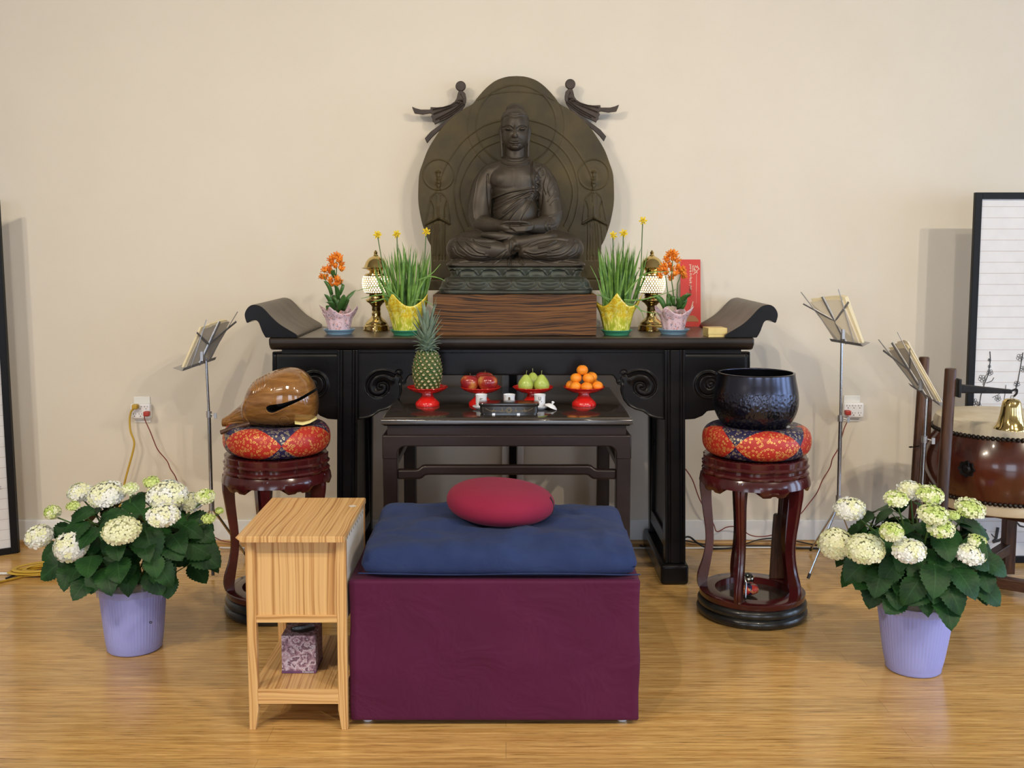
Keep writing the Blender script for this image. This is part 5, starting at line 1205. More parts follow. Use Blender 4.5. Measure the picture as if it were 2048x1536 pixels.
def zafu():
    c = Vector((P(1000.5, 1000, 3.27).x, 3.28, .588)); R = .172; n = 24; prof = []
    for i in range(n+1):
        a = -PI/2+PI*i/n; r = R*max(.003, math.cos(a))**.62; z = .056*math.copysign(abs(math.sin(a))**.9, math.sin(a)); prof.append((r, z))
    Mx = Matrix.Rotation(math.radians(3.5), 3, 'Y') @ Matrix.Rotation(math.radians(2), 3, 'X')
    t = thing('round_cushion', 'round crimson meditation cushion lying on the navy blue cushion', 'cushion', c)
    obj('cushion_body', MB().lathe(prof, c, 72, rf=lambda a, z, j: 1+.008*math.sin(a*3+1), M=Mx), M['crimson'], t, smooth=180)
    mb = MB(); a0 = -.22
    mb.tube([c+Mx @ Vector((R*math.cos(a0)*k, R*math.sin(a0)*k, z)) for k, z in ((.93, .034), (.985, .018), (1.004, .0), (.985, -.018))], .0022, 8); obj('side_slit', mb, M['rubber'], t, smooth=60)
zafu()

# ------------------------------------------------------------ pine stand, tissue box
def pine_stand():
    YF = 2.925; x0 = P(492, 1200, YF).x; x1 = P(692.5, 1200, YF).x; ZT = .582; yb = 3.35
    t = thing('pine_stand', 'small open pine wood stand with lower shelf left of the plum covered box', 'stand', ((x0+x1)/2, 3.1, 0))
    tx0, tx1 = P(471, 1075, 2.90).x, P(689, 1075, 2.90).x
    obj('top_board', MB().prism([(tx0, ZT-.004), (tx0+.004, ZT), (tx1-.002, ZT), (tx1, ZT-.003), (tx1, ZT-.018), (tx0+.018, ZT-.018)], 2.895, 3.352), M['pine'], t, bevel=.0015)
    obj('knot_patch', MB().lathe([(.0005, ZT+.0004), (.012, ZT+.0004), (.012, ZT+.0008), (.0005, ZT+.0008)], (x1-.025, 3.24, 0), 14), M['rawwood'], t)
    lw = .027; zt = ZT-.018
    for sx, xa in ((1, x0), (-1, x1)):
        for ya in (YF, yb-.03):
            q = [(xa, zt), (xa+sx*lw, zt), (xa+sx*(lw+.001), .06), (xa+sx*(lw-.008), 0.0), (xa+sx*.001, 0)]
            obj('leg', MB().prism(q, ya, ya+.024), M['pinev'], t, bevel=.0015)
    zr0, zr1 = P(0, 1246, YF).z, P(0, 1232, YF).z
    obj('front_panel', MB().box(x0+lw, x1-lw-.0005, YF+.010, YF+.022, zr1, zt), M['pinev'], t)
    for ya in (YF+.002, yb-.026): obj('rail', MB().box(x0+lw, x1-lw, ya, ya+.018, zr0, zr1), M['pinex'], t, bevel=.001)
    obj('back_panel', MB().box(x0+lw, x1-lw-.0005, yb-.022, yb-.010, zr1, zt), M['pinev'], t)
    obj('left_panel', MB().box(x0+.006, x0+.015, YF+.024, yb-.03, zr0, zt), M['pinev'], t)
    rp = obj('right_panel', MB().box(x1-.012, x1-.002, YF+.024, yb-.03, zr0, zt), M['rawwood'], t)
    mb = MB()
    for i in range(9): mb.box(x1-.0025, x1-.0012, YF+.05+i*.04, YF+.053+i*.04, zt-.012-.001*i, zt-.004-.001*i)
    obj('staple', mb, M['slot'], rp)
    zs = .1225
    obj('shelf', MB().box(x0+.008, x1-.008, YF+.004, yb-.004, zs-.014, zs), M['pine'], t)
    obj('shelf_rail', MB().box(x0+lw+.001, x1-lw, YF-.001, YF+.018, zs-.044, zs-.0005), M['pinex'], t, bevel=.001)
    obj('shelf_rail', MB().box(x0+lw, x1-lw, yb-.022, yb-.006, zs-.044, zs-.0145), M['pinex'], t, bevel=.001)
    return zs
ZS = pine_stand()
def rose_mat():
    m = mat('peony_print', (.5, .4, .45), .4, coat=.1); t = NT(m); v = t.coords()
    n0 = t.new('ShaderNodeTexNoise'); n0.inputs['Scale'].default_value = 22; t.link(v, n0.inputs['Vector'])
    vv = t.new('ShaderNodeMix', data_type='VECTOR'); vv.inputs[0].default_value = .02; t.link(v, vv.inputs[4]); t.link(n0.outputs['Color'], vv.inputs[5])
    vo = t.new('ShaderNodeTexVoronoi', feature='F1'); vo.inputs['Scale'].default_value = 34; t.link(vv.outputs[1], vo.inputs['Vector'])
    w = t.math('FRACT', t.math('ADD', t.math('MULTIPLY', vo.outputs['Distance'], 2.2), t.math('MULTIPLY', t.noise(v, 75, 5, .7, .6), 2.6)))
    col = t.ramp(w, [(0, (.09, .04, .08)), (.3, (.30, .17, .24)), (.6, (.52, .38, .46)), (.9, (.72, .66, .76)), (1, (.18, .09, .15))])
    t.base(col); return m
p = PZ(564, 1347, ZS); p2 = PZ(632, 1347, ZS); dp = p2.x-p.x
t = thing('tissue_box', 'cube tissue box with purple peony print on the lower shelf of the pine stand', 'tissue box', ((p.x+p2.x)/2, p.y+dp/2, ZS+.0005))
M['peony'] = rose_mat(); hh = .117
bo = obj('carton', MB().box(p.x, p2.x, p.y, p.y+.115, ZS+.0005, ZS+hh), M['peony'], t, bevel=.001)
obj('base_band', MB().box(p.x-.0004, p2.x+.0004, p.y-.0005, p.y+.1152, ZS+.001, ZS+.0085), mat('purple_band', (.16, .07, .17), .4), bo)
c = Vector(((p.x+p2.x)/2+.004, p.y+.055, ZS+hh))
obj('opening', MB().lathe([(.0005, .0003), (.040, .0003), (.041, .0012), (.0005, .0012)], c, 36, M=Matrix.Diagonal((.9, .75, 1))), M['slot'], t)
obj('tissue_film', MB().tube([c+Vector((-.03, -.01, .002)), c+Vector((-.012, -.012, .006)), c+Vector((.006, 0, .003)), c+Vector((.02, .012, .007)), c+Vector((.03, .016, .002))], .003, 8, sx=2.2, sy=.5), M['clear'], t, smooth=60)
fc = bpy.data.curves.new('carton_text', 'FONT'); fc.body = 'Kleenex'; fc.size = .0105; fc.extrude = .0001; fc.align_x = 'RIGHT'; fo = bpy.data.objects.new('carton_text', fc); COL.objects.link(fo); fo.parent = t
fo.location = Vector((p2.x-.006, p.y-.0009, ZS+.0022))-t.location; fo.rotation_euler = (PI/2, 0, 0); fc.materials.append(M['porcelain'])
bpy.context.view_layer.update(); tm = bpy.data.meshes.new_from_object(fo); fn = bpy.data.objects.new('printed_text', tm); COL.objects.link(fn); fn.parent = t; fn.location = fo.location; fn.rotation_euler = fo.rotation_euler; bpy.data.objects.remove(fo)

# ------------------------------------------------------------ hydrangeas
def leaf(mb, base, d, nrm, L, Wd, droop=.35, mi=0, fold=.25):
    d = Vector(d).normalized(); nrm = Vector(nrm); s = d.cross(nrm)
    s = s.normalized() if s.length > .05 else Vector((1, 0, 0)); up = s.cross(d).normalized()
    rows = 19; vs = []; uv = []; cols = (-1, -.55, 0, .55, 1); tw = random.uniform(-.15, .15); w1 = random.uniform(0, 6)
    for i in range(rows+1):
        t = i/rows; w = Wd*(math.sin(PI*min(1, t**.72*1.0))**.75)*(1.08 if i % 2 else .95)
        if t > .9: w *= .8
        p = base+d*(L*(t-.12*t*t))-up*(droop*L*t*t)
        for k, c in enumerate(cols):
            wav = .04*L*math.sin(t*9+w1+c)*abs(c)
            q = p+s*(c*w)+up*(abs(c)*w*fold*(1-.4*abs(c))+wav*.5+tw*c*w)
            if i == 0: q = p
            vs.append(q); uv.append((.5+c*.5, t))
    mb.add(vs, [(i*5+k, i*5+k+1, (i+1)*5+k+1, (i+1)*5+k) for i in range(rows) for k in range(4)], mi, uv)
def head_mesh(c, rx, rz, ry, axis, n, fr, seed, kindg=False):
    random.seed(seed); mb = MB(); R = Vector(axis).normalized().to_track_quat('Z', 'Y').to_matrix()
    for i in range(n):
        u = (i+.5)/n; el = math.acos(1-u*1.35) if u*1.35 < 2 else PI; a = i*2.39996
        dl = Vector((math.sin(el)*math.cos(a), math.sin(el)*math.sin(a), math.cos(el)))
        q = R @ Vector((dl.x*rx, dl.y*ry, dl.z*rz*(.9 if dl.z > 0 else .6))); nr = (R @ Vector((dl.x/rx, dl.y/ry, dl.z/rz))).normalized()
        p = Vector(c)+q*random.uniform(.93, 1.04); rr = fr*random.uniform(.8, 1.15)*(1 if u > .15 else .85)
        Q = nr.to_track_quat('Z', 'Y').to_matrix(); a0 = random.random()*6; cupf = random.uniform(0, .22); mi = 1 if random.random() < (.75 if u < .25 else .22) else 0
        for k in range(4):
            b = a0+k*PI/2; pts = [Vector((0, 0, 0))]
            for rad, da, zz in ((.62, -.74, .1), (.98, -.50, 1), (1.08, 0, 1.15), (.98, .50, 1), (.62, .74, .1)): pts.append(Vector((rad*rr*math.cos(b+da), rad*rr*math.sin(b+da), zz*rr*cupf)))
            mb.add([p+Q @ x for x in pts], [(0, 1, 2, 3), (0, 3, 4, 5)], mi)
        if fr > .006: mb.ell(p+nr*.0012, .0013, 5, 4, 1)
    mb.ell(Vector(c)-R @ Vector((0, 0, rz*.15)), (rx*.86, ry*.86, rz*.74), 14, 8, 1 if kindg else 0, M=R)
    return mb
def ribbed_pot(c, r0, r1, h, ribs):
    n = 240; pr = [(.002, .001), (r0*.93, .001), (r0*.985, .006), (r0*.985, .016), (r0, .019)]+[(r0+(r1-r0)*u**.85, .019+(h-.019)*u) for u in (.1, .25, .4, .55, .7, .85, .97)]+[(r1+.003, h-.004), (r1+.004, h), (r1, h), (r1-.004, h-.02), (r0*.9, .03), (.002, .03)]
    return MB().lathe(pr, c, n, rf=lambda a, z, j: 1+(.0045*math.cos(a*ribs) if 5 <= j <= 10 else 0))
def hydrangea(cpx, ybot, Yc, zr, r0, r1, heads, lb, seed, spread, lowfront, tilt=0):
    random.seed(seed); c = Vector(((cpx-CX)/F*Yc*1.02, Yc, 0)); c.x = P(cpx, ybot-100, Yc).x
    t = thing('hydrangea', lb, 'potted plant', c, 'potted hydrangeas')
    po = obj('pot', ribbed_pot(c, r0, r1, zr, 60), M['pot'], t, smooth=50)
    obj('soil', MB().lathe([(.002, zr-.03), (r1-.012, zr-.03), (r1-.014, zr-.045), (.002, zr-.045)], c, 30), M['soil'], t)
    obj('plastic_liner', MB().lathe([(r1-.012, zr-.04), (r1-.006, zr-.005), (r1-.004, zr+.016), (r1+.004, zr+.034), (r1+.010, zr+.024), (r1+.008, zr+.006), (r1+.007, zr-.022)], c, 120, rf=lambda a, z, j: 1+.05*math.sin(a*13+j*1.3)*math.sin(a*5+1)*(1 if j > 1 else .3)+.02*math.sin(a*31+j), cap=False), M['clear'], t, smooth=180)
    if seed == 21:
        sp = Vector((P(301, 1245, Yc-.105).x, Yc-.1035, P(301, 1245, Yc-.105).z)); st = MB()
        for a in range(0, 360, 60): st.ell(sp+Vector((.0038*math.cos(math.radians(a)), 0, .0034*math.sin(math.radians(a)))), (.0024, .0012, .0015), 8, 6)
        obj('printed_mark', st, M['rubber'], t)
    sm = MB(); lv = MB(); k = Yc/F
    hp = []
    for (hx, hy, rx, ry, kind) in heads:
        dx = (hx-cpx)/spread; back = random.uniform(-.02, .05)
        low = (hy-1000)/100.0
        ez = (1100-hy)/125.0; q2 = 1-dx*dx*.9-ez*ez*.9; Yh = Yc-.225*math.sqrt(max(0, q2))+random.uniform(-.01, .02)
        if hy < 1000 and kind in 'wy': Yh += .05
        hp.append((P(hx, hy+ry*.25, Yh), rx, ry, kind))
    base = Vector((c.x, Yc, zr-.03))
    for p, rx, ry, kind in hp:
        b = base+Vector((random.uniform(-.04, .04), random.uniform(-.03, .03), 0)); mid = b.lerp(p, .5)+Vector((0, 0, .05)); pts = crom([b, mid, p-Vector((0, 0, .01))], 5)
        sm.tube(pts, [.0042-.0018*i/len(pts) for i in range(len(pts))], 7)
    # leaves: shells of an ellipsoid dome, drooping outward
    cz = Vector((c.x, Yc+.01, zr+.135)); A = Vector((spread*k*1.02, .25, .225))
    N = 165
    for i in range(N):
        u = (i+.5)/N; zz = 1-1.42*u; rr = math.sqrt(max(0, 1-zz*zz)); a = i*2.39996+random.uniform(-.2, .2); sh = random.choice((1, .95, .8, .68, .5))
        dl = Vector((rr*math.cos(a), rr*math.sin(a), zz)); p = cz+Vector((dl.x*A.x, dl.y*A.y, dl.z*A.z))*sh*.80
        if zz < -.1 and dl.y > .3: continue
        if p.z < zr+.035 and abs(p.x-c.x) < .06 and random.random() < lowfront: continue
        out = Vector((dl.x, dl.y, 0)); out = out.normalized() if out.length > .05 else Vector((1, 0, 0))
        d = out*random.uniform(.7, 1)+Vector((random.uniform(-.5, .5), random.uniform(-.5, .3), random.uniform(-.55, .15)-.45*(1-max(0, zz)))); nr = Vector((out.x*.35, out.y*.35-.25, 1)).normalized()
        if dl.y < .2 and zz < .55: nr = Vector((out.x*.3, -1.0, .75)).normalized()
        L = random.uniform(.085, .130)*(.85 if zz > .8 else 1); leaf(lv, p, d, nr, L, L*random.uniform(.34, .42), random.uniform(.1, .5), 1 if random.random() < .03 else 0, random.uniform(.1, .35))
        if i % 2: st = p-out*.05-Vector((0, 0, .03)); sm.tube([base.lerp(st, .5), st, p], .0018, 5)
    obj('stem', sm, M['stem'], t, smooth=60)
    obj('foliage', lv, [M['leaf'], M['leafy']], t, smooth=60, fix=False)
    for i, (p, rx, ry, kind) in enumerate(hp):
        mats = {'w': [M['petw'], M['petc']], 'c': [M['petc'], M['petc']], 'y': [M['petw'], M['petc']], 'g': [M['petc'], M['petg']], 'b': [M['petg'], M['petg']]}[kind]
        ax = ((p.x-c.x)*1.6, -.75-max(0, (.45-p.z))*1.5, 1.1); rX = rx*k*1.04; rZ = ry*k*1.0; n = int(26+rX*rZ*17000); fr = .0128 if kind in 'wcy' else (.0098 if kind == 'g' else .0058)
        ax2 = (ax[0]*.5, ax[1]*.8, ax[2])
        obj('flower_head', head_mesh(p, rX*.93, rZ*.9, max(rX*.85, rZ*.9), ax2, min(n, 95), fr, seed*31+i, kind in 'gb'), mats, t, smooth=0, fix=False)
    return c
HL = [(160,981,26,20,'y'),(213,983,38,24,'w'),(261,975,15,9,'g'),(302,961,17,9,'b'),(334,984,41,27,'w'),(381,999,24,19,'w'),(410,990,20,13,'g'),(105,1021,17,17,'g'),(146,1010,14,8,'b'),(79,1067,30,26,'y'),(143,1085,34,36,'w'),(243,1056,36,21,'c'),(326,1026,31,17,'y'),(417,1035,14,8,'b'),(439,1020,8,5,'b')]
HR = [(1821,977,25,17,'y'),(1860,986,27,14,'g'),(1793,995,22,10,'g'),(1700,1013,31,21,'y'),(1940,1013,30,15,'g'),(1866,1025,29,15,'g'),(1907,1029,12,7,'b'),(1881,1052,27,16,'g'),(1783,1060,23,17,'g'),(1671,1079,34,37,'c'),(1730,1091,38,28,'c'),(1818,1097,31,18,'y'),(1953,1080,18,11,'g'),(1940,1104,28,16,'y')]
hydrangea(267, 1312, 3.55, .232, .094, .1135, HL, 'white flowered hydrangea in a lavender pot on the floor left of the pine stand', 21, 172, .55)
hydrangea(1829, 1361, 3.37, .236, .090, .1230, HR, 'cream and lime flowered hydrangea in a ribbed lavender pot in front of the drum', 34, 152, .12)

# ------------------------------------------------------------ outlets and cords
def outlet(x0, x1, y0, y1, lb, plugs, grp):
    a = P(x0, y1, WALL_Y); b = P(x1, y0, WALL_Y); cx = (a.x+b.x)/2; cz = (a.z+b.z)/2
    t = thing('wall_outlet', lb, 'outlet', (cx, WALL_Y-.01, cz), grp)
    obj('wall_plate', MB().box(cx-.040, cx+.036, WALL_Y-.006, WALL_Y-.0005, cz-.062, cz+.060), M['outlet'], t, bevel=.002)
    ad = obj('adapter', MB().box(cx-.048, cx+.046, WALL_Y-.034, WALL_Y-.0062, cz-.040, cz+.030), mat('adapter_white', (.86, .86, .88), .3), t, bevel=.008, seg=3, smooth=50)
    mb = MB(); yf = WALL_Y-.0346
    for r in (0, 1):
        for i in range(3):
            px = cx-.028+i*.027; pz = cz+.014-r*.034
            mb.box(px-.007, px-.005, yf, yf+.001, pz, pz+.007).box(px+.005, px+.007, yf, yf+.001, pz+.001, pz+.006).box(px-.002, px+.002, yf, yf+.001, pz-.009, pz-.005)
    obj('socket_slot', mb, M['slot'], ad)
    return t
def plug(x, y, m, nm, lb):
    p = P(x, y, WALL_Y-.05); return obj(nm, MB().box(p.x-.012, p.x+.012, WALL_Y-.064, WALL_Y-.0355, p.z-.010, p.z+.011), m, bevel=.004), p
def cord(name, lb, pts, r, m, plugat=None, flat=False):
    c0 = pts[0]; t = thing(name, lb, 'cord', c0)
    obj('cable', MB().tube(crom(pts, 7), r, 8, sx=1.5 if flat else 1, sy=.6 if flat else 1, up=(1, 0, 0) if flat else None), m, t, smooth=60)
    if plugat:
        x, z, pm = plugat; obj('plug', MB().box(x-.013, x+.013, WALL_Y-.066, WALL_Y-.0355, z-.010, z+.012), pm, t, bevel=.005, seg=3, smooth=50)
    return t
outlet(268, 304, 794, 843, 'white six socket adapter on the wall left of the altar', 0, 'wall outlets with six socket adapters')
outlet(1685, 1722, 792, 841, 'white six socket adapter on the wall right of the altar', 0, 'wall outlets with six socket adapters')
YW = WALL_Y-.055
W3 = lambda L, Y=YW: [P(a, b, Y) for a, b in L]
pz = P(270, 814, YW)
cord('power_cord', 'yellow power cord hanging from the left wall outlet', W3([(270, 816), (263, 822), (259.5, 838), (261, 862), (268, 882), (267, 898), (260, 925), (250, 962), (240, 1010), (232, 1060)])+[Vector((P(215, 1090, 4.7).x, 4.70, .02)), Vector((P(180, 1110, 4.5).x, 4.55, .006)), Vector((P(150, 1130, 4.5).x, 4.45, .006))], .0048, M['yellowcord'], (pz.x, pz.z, M['yellowcord']))
pz = P(293, 828, YW)
cord('power_cord', 'thin dark red cord hanging from the left wall outlet', W3([(289, 832), (290, 840), (300, 862), (307, 880), (316, 900), (334, 922), (341, 938), (352, 956), (362, 990), (380, 1030), (410, 1060), (440, 1080), (470, 1085)]), .0026, M['redcord'], (pz.x, pz.z, M['redplug']))
pz = P(1696, 826, YW)
cord('power_cord', 'thin dark red cord hanging from the right wall outlet behind the music stand', W3([(1696, 832), (1695, 842), (1688, 858), (1682, 880), (1675, 900), (1665, 917), (1660, 935), (1645, 960), (1634, 985), (1617, 1008), (1601, 1028), (1580, 1045), (1555, 1066), (1525, 1073), (1500, 1070), (1478, 1055), (1455, 1054), (1434, 1063), (1426, 1046), (1400, 1000), (1385, 960), (1371, 938)]), .0026, M['redcord'], (pz.x, pz.z, M['redplug']))
cord('black_cable', 'black cable lying along the baseboard right of the altar', [PZ(a, b, .006) for a, b in [(1280, 1091), (1330, 1105)]]+[P(1372, 1074, 4.78), P(1395, 1086, 4.76)]+[PZ(a, b, .006) for a, b in [(1415, 1096), (1450, 1097), (1500, 1092), (1545, 1093), (1600, 1096), (1645, 1097)]], .0045, M['rubber'])
cord('black_cable', 'second thinner black cable looping above the baseboard trim right of the altar', [P(a, b, 4.79) for a, b in [(1365, 1080), (1400, 1087), (1440, 1092), (1480, 1090), (1520, 1079), (1555, 1077), (1600, 1084), (1640, 1092)]], .0032, M['rubber'])
cord('white_cable', 'white cable lying along the floor edge below the baseboard', [PZ(a, b, .005) for a, b in [(440, 1095), (480, 1096), (700, 1096), (1000, 1096), (1371, 1096), (1450, 1095), (1640, 1095)]], .004, M['whitecord'])
cord('white_cable', 'white cable on the floor at the left edge beside the yellow coil', [PZ(a, b, .006) for a, b in [(-60, 1146), (0, 1147), (30, 1147), (55, 1149), (75, 1150)]], .0055, M['whitecord'])
cord('black_cable', 'short black cable curving over the floor beside the yellow coil', [PZ(a, b, .008) for a, b in [(100, 1130), (75, 1132), (57, 1136), (40, 1144), (25, 1152), (12, 1157)]], .0045, M['rubber'])
random.seed(2); L = []
cc = PZ(108, 1140, .01)
for i in range(5*14):
    a = i/14*2*PI+.4; rx = .125+.018*math.sin(i*.23)+.01*(i//14 % 3); ry = .062+.010*math.cos(i*.31)
    ca, sa = math.cos(.35), math.sin(.35); x, y = rx*math.cos(a), ry*math.sin(a)
    L.append(Vector((cc.x+x*ca-y*sa+.012*math.sin(i*.5), cc.y+x*sa+y*ca, .008+.0050*(i//14)+.006*max(0, math.cos(a+.6)))))
L += [PZ(60, 1150, .006), PZ(35, 1156, .006), PZ(0, 1164, .006), PZ(-50, 1175, .006)]
cord('coiled_cord', 'coiled flat yellow extension cord on the floor behind the left hydrangea', L, .0065, M['yellowcord'], flat=True)

# ------------------------------------------------------------ music stands
def music_stand(lb, Y, pole, desk, paper, tips, hub, lean, papers, dirx, knob=None):
    """desk: ledge left/right px + top px; builds a folding wire desk of 2 sheets of struts."""
    t = thing('music_stand', lb, 'music stand', (P(*pole[0], Y).x, Y, 0), 'folding wire music stands')
    pp = [P(a, b, Y) for a, b in pole]; base = pp[-1]
    obj('pole', MB().tube([pp[0], pp[1]], .0055, 12).tube([pp[1], pp[2]], .0085, 12), M['chrome'], t, smooth=60)
    mb = MB(); mb.tube([pp[1]+Vector((0, 0, .012)), pp[1]-Vector((0, 0, .014))], .0115, 14); mb.tube([pp[1]+Vector((.01, -.004, 0)), pp[1]+Vector((.03, -.01, -.006))], .003, 8); mb.box(pp[1].x+.024, pp[1].x+.036, Y-.014, Y-.008, pp[1].z-.018, pp[1].z+.006)
    obj('clamp_knob', mb, M['chromed'], t, smooth=40)
    H = P(hub[0], hub[1], Y)
    for tx, ty, tl in tips:
        T = PZ(tx, ty, .012) if tl is None else Vector((P(tx, ty, tl).x, tl, .012)); d = (T-H).normalized()
        lg = obj('leg', MB().tube([H+Vector((0, 0, -.02)), T], .0042, 8, sx=1.6, sy=.6), M['chrome'], t, smooth=60)
        obj('rubber_tip', MB().tube([T-d*.022, T], .0068, 10), M['rubber'], lg, smooth=60)
    obj('hub', MB().tube([H+Vector((0, 0, .02)), H-Vector((0, 0, .035))], .012, 14), M['chromed'], t, smooth=50)
    Yl, Yt = desk['Y']                 # depth of ledge, depth of top
    A = P(*desk['ll'], Yl[0]); B = P(*desk['lr'], Yl[1]); C = P(*desk['tl'], Yt[0]); D = P(*desk['tr'], Yt[1])
    Q = lambda u, v: A.lerp(B, u).lerp(C.lerp(D, u), v)
    n = (B-A).cross(C-A).normalized(); n = n if n.y > 0 else -n     # away from the viewer: musician's side
    dk = obj('desk_frame', MB().tube([Q(.5, -.02), Q(.5, 1.06)], .0035, 6, sx=1.8, sy=.5).tube([Q(.18, 0), Q(-.06, 1.20)], .0022, 6).tube([Q(.82, 0), Q(1.06, 1.20)], .0022, 6)
             .tube([Q(-.22, .92), Q(.5, .50)], .0030, 6, sx=1.6, sy=.5).tube([Q(1.22, .92), Q(.5, .50)], .0030, 6, sx=1.6, sy=.5).tube([pp[0]-Vector((0, 0, .01)), Q(.5, .18)], .007, 8).box(Q(.5, .16).x-.006, Q(.5, .16).x+.006, Q(.5, .16).y-.012, Q(.5, .16).y, Q(.5, .16).z-.012, Q(.5, .16).z+.028), M['chromed'], t, smooth=40)
    w = n*.05; mb = MB(); up = (C-A).normalized()
    E0, E1 = Q(-.13, -.01), Q(1.13, -.01); v = [E0, E1, E1+w, E0+w]; mb.add(v+[x-up*.002 for x in v], [(0, 1, 2, 3), (7, 6, 5, 4), (0, 4, 5, 1), (1, 5, 6, 2), (2, 6, 7, 3), (3, 7, 4, 0)])
    v = [E0-up*.002, E1-up*.002, E1+up*.012, E0+up*.012]; mb.add(v+[x-n*.0015 for x in v], [(0, 1, 2, 3), (7, 6, 5, 4), (0, 4, 5, 1), (1, 5, 6, 2), (2, 6, 7, 3), (3, 7, 4, 0)])
    obj('ledge', mb, M['chromed'], t, fix=True)
    for i, (u0, u1, v0, v1, off0, thick, m, plb) in enumerate(papers):
        mb = MB(); q = [Q(u0, v0), Q(u1, v0), Q(u1, v1*.97), Q(u1-.10, v1), Q(u0+.3, v1), Q(u0+.26, v1*.975), Q(u0, v1*.975)]
        a = [x+n*off0 for x in q]; b = [x+n*(off0+thick)+n*(thick*.8 if k in (2, 3) else 0) for k, x in enumerate(q)]
        mb.add(a+b, [tuple(range(7)), tuple(range(7, 14))[::-1]]+[(k, k+7, (k+1) % 7+7, (k+1) % 7) for k in range(7)])
        o = obj('sheet_folder', mb, m); tag(o, plb, 'folder', 'folders on the music stands')
G = M['greyfolder'] = noisy('grey_beige_folder', (.42, .37, .30), (.48, .43, .35), 6, .7)
music_stand('chrome music stand between the left outlet and the fish drum, holding folders', 4.45, [(412, 716), (418, 828), (423, 1010)],
    {'Y': ((4.36, 4.50), (4.42, 4.56)), 'll': (372, 738), 'lr': (424, 720), 'tl': (409, 655), 'tr': (464, 640)}, None,
    [(426, 1151, None), (492, 1062, 4.60), (370, 1085, 4.62)], (423, 1005), 0,
    [(.02, .98, .03, .98, .004, .006, G, 'grey beige folder at the front of the left music stand'), (-.04, .93, .03, 1.02, .012, .009, M['paper2'], 'cream sheets behind the folder on the left music stand')], 1)
music_stand('chrome music stand right of the black bowl, holding folders', 4.40, [(1683.5, 676), (1681, 836), (1677, 1003)],
    {'Y': ((4.42, 4.32), (4.48, 4.38)), 'll': (1668, 682), 'lr': (1718, 690), 'tl': (1616, 600), 'tr': (1680, 597)}, None,
    [(1616, 1157, None), (1621, 1100, None), (1730, 1130, 4.35)], (1677, 1000), 0,
    [(.0, 1.0, .03, .97, .004, .006, M['paper'], 'manila folder at the front of the right music stand'), (.04, 1.09, .03, 1.03, .012, .012, M['paper2'], 'yellow edged sheets behind the folder on the right music stand')], 1)
music_stand('chrome music stand with a tilted desk of papers in front of the wooden posts', 4.06, [(1853, 790), (1849, 878), (1842, 990)],
    {'Y': ((4.02, 3.92), (4.14, 4.04)), 'll': (1826, 774), 'lr': (1874, 806), 'tl': (1770, 694), 'tr': (1806, 688)}, None,
    [(1790, 1100, 4.02), (1880, 1110, 4.30), (1830, 1090, 4.45)], (1842, 985), 0,
    [(.02, .98, .02, .93, .004, .005, G, 'grey beige folder on the tilted stand by the posts'), (.05, 1.05, .02, 1.0, .011, .006, M['paper2'], 'cream papers on the tilted stand by the posts'), (.3, 1.1, .03, 1.06, .018, .004, M['paper'], 'last white papers on the tilted stand by the posts')], 1)

# ------------------------------------------------------------ drum, posts, bell
DC = Vector((P(2003, 900, 4.12).x, 4.12, 0)); t = thing('standing_drum', 'barrel drum of glossy red brown wood with hide heads at the right edge', 'drum', (DC.x, DC.y, .37))
pr = []
for i in range(25):
    u = i/24; pr.append((.252+.040*math.sin(PI*u), .415+.265*u))
obj('barrel', MB().lathe([(.002, .415)]+pr+[(.002, .68)], DC, 96), M['mahog'], t, smooth=40)
obj('drum_head', MB().lathe([(.002, .728), (.235, .729), (.248, .724), (.256, .705), (.2575, .664), (.252, .664), (.250, .70), (.002, .71)], DC, 96), M['skin'], t, smooth=40)
obj('lower_head', MB().lathe([(.002, .372), (.235, .371), (.248, .376), (.255, .392), (.257, .432), (.252, .432), (.250, .40), (.002, .39)], DC, 96), M['skin'], t, smooth=40)
for nm, z, s in (('upper_nails', .674, 1), ('lower_nails', .424, 1)):
    mb = MB(); N = 94
    for i in range(N): a = 2*PI*i/N; mb.ell(DC+Vector((.259*math.cos(a), .259*math.sin(a), z)), (.0089, .0089, .0089), 10, 7)
    obj(nm, mb, mat('dark_nail', (.035, .028, .024), .28, .7), t, smooth=60)
rp = P(1908, 949, 3.83); ring = MB(); a = math.atan2(-.27, rp.x-DC.x); rc = DC+Vector((math.cos(a)*.292, math.sin(a)*.292, rp.z))
Rm = Vector((math.cos(a), math.sin(a), 0)).to_track_quat('Z', 'Y').to_matrix()
ring.lathe([(.0005, .011), (.010, .011), (.017, .005), (.029, .007), (.031, .001), (.0005, 0)], rc, 40, rf=lambda q, z, j: 1+(.10*math.cos(q*8) if j in (3, 4) else 0), M=Rm)
ring.tube([rc+Vector((0, -.012, .03)), rc+Vector((0, -.014, .012))], .004, 8)
obj('ring_boss', ring, M['iron'], t, smooth=40)
t = thing('post_frame', 'dark wooden frame with two tall posts and floor rails carrying the drum', 'stand', (DC.x, 4.1, 0))
def slab(p, q, w, h, m, nm, bev=.004):
    p, q = Vector(p), Vector(q); d = (q-p).normalized(); s = d.cross(Vector((0, 0, 1))).normalized()*w/2; u = Vector((0, 0, h))
    v = [p-s, p+s, q+s, q-s]; v = v+[x+u for x in v]
    return obj(nm, MB().add(v, [(0, 3, 2, 1), (4, 5, 6, 7), (0, 1, 5, 4), (1, 2, 6, 5), (2, 3, 7, 6), (3, 0, 4, 7)]), m, t, bevel=bev)
f0, f1 = P(1901.5, 737, 3.80), P(1884, 1010, 3.80); f2 = f0.lerp(f1, (f0.z-.0)/(f0.z-f1.z)); f2 = Vector((f2.x, 3.80, 0))
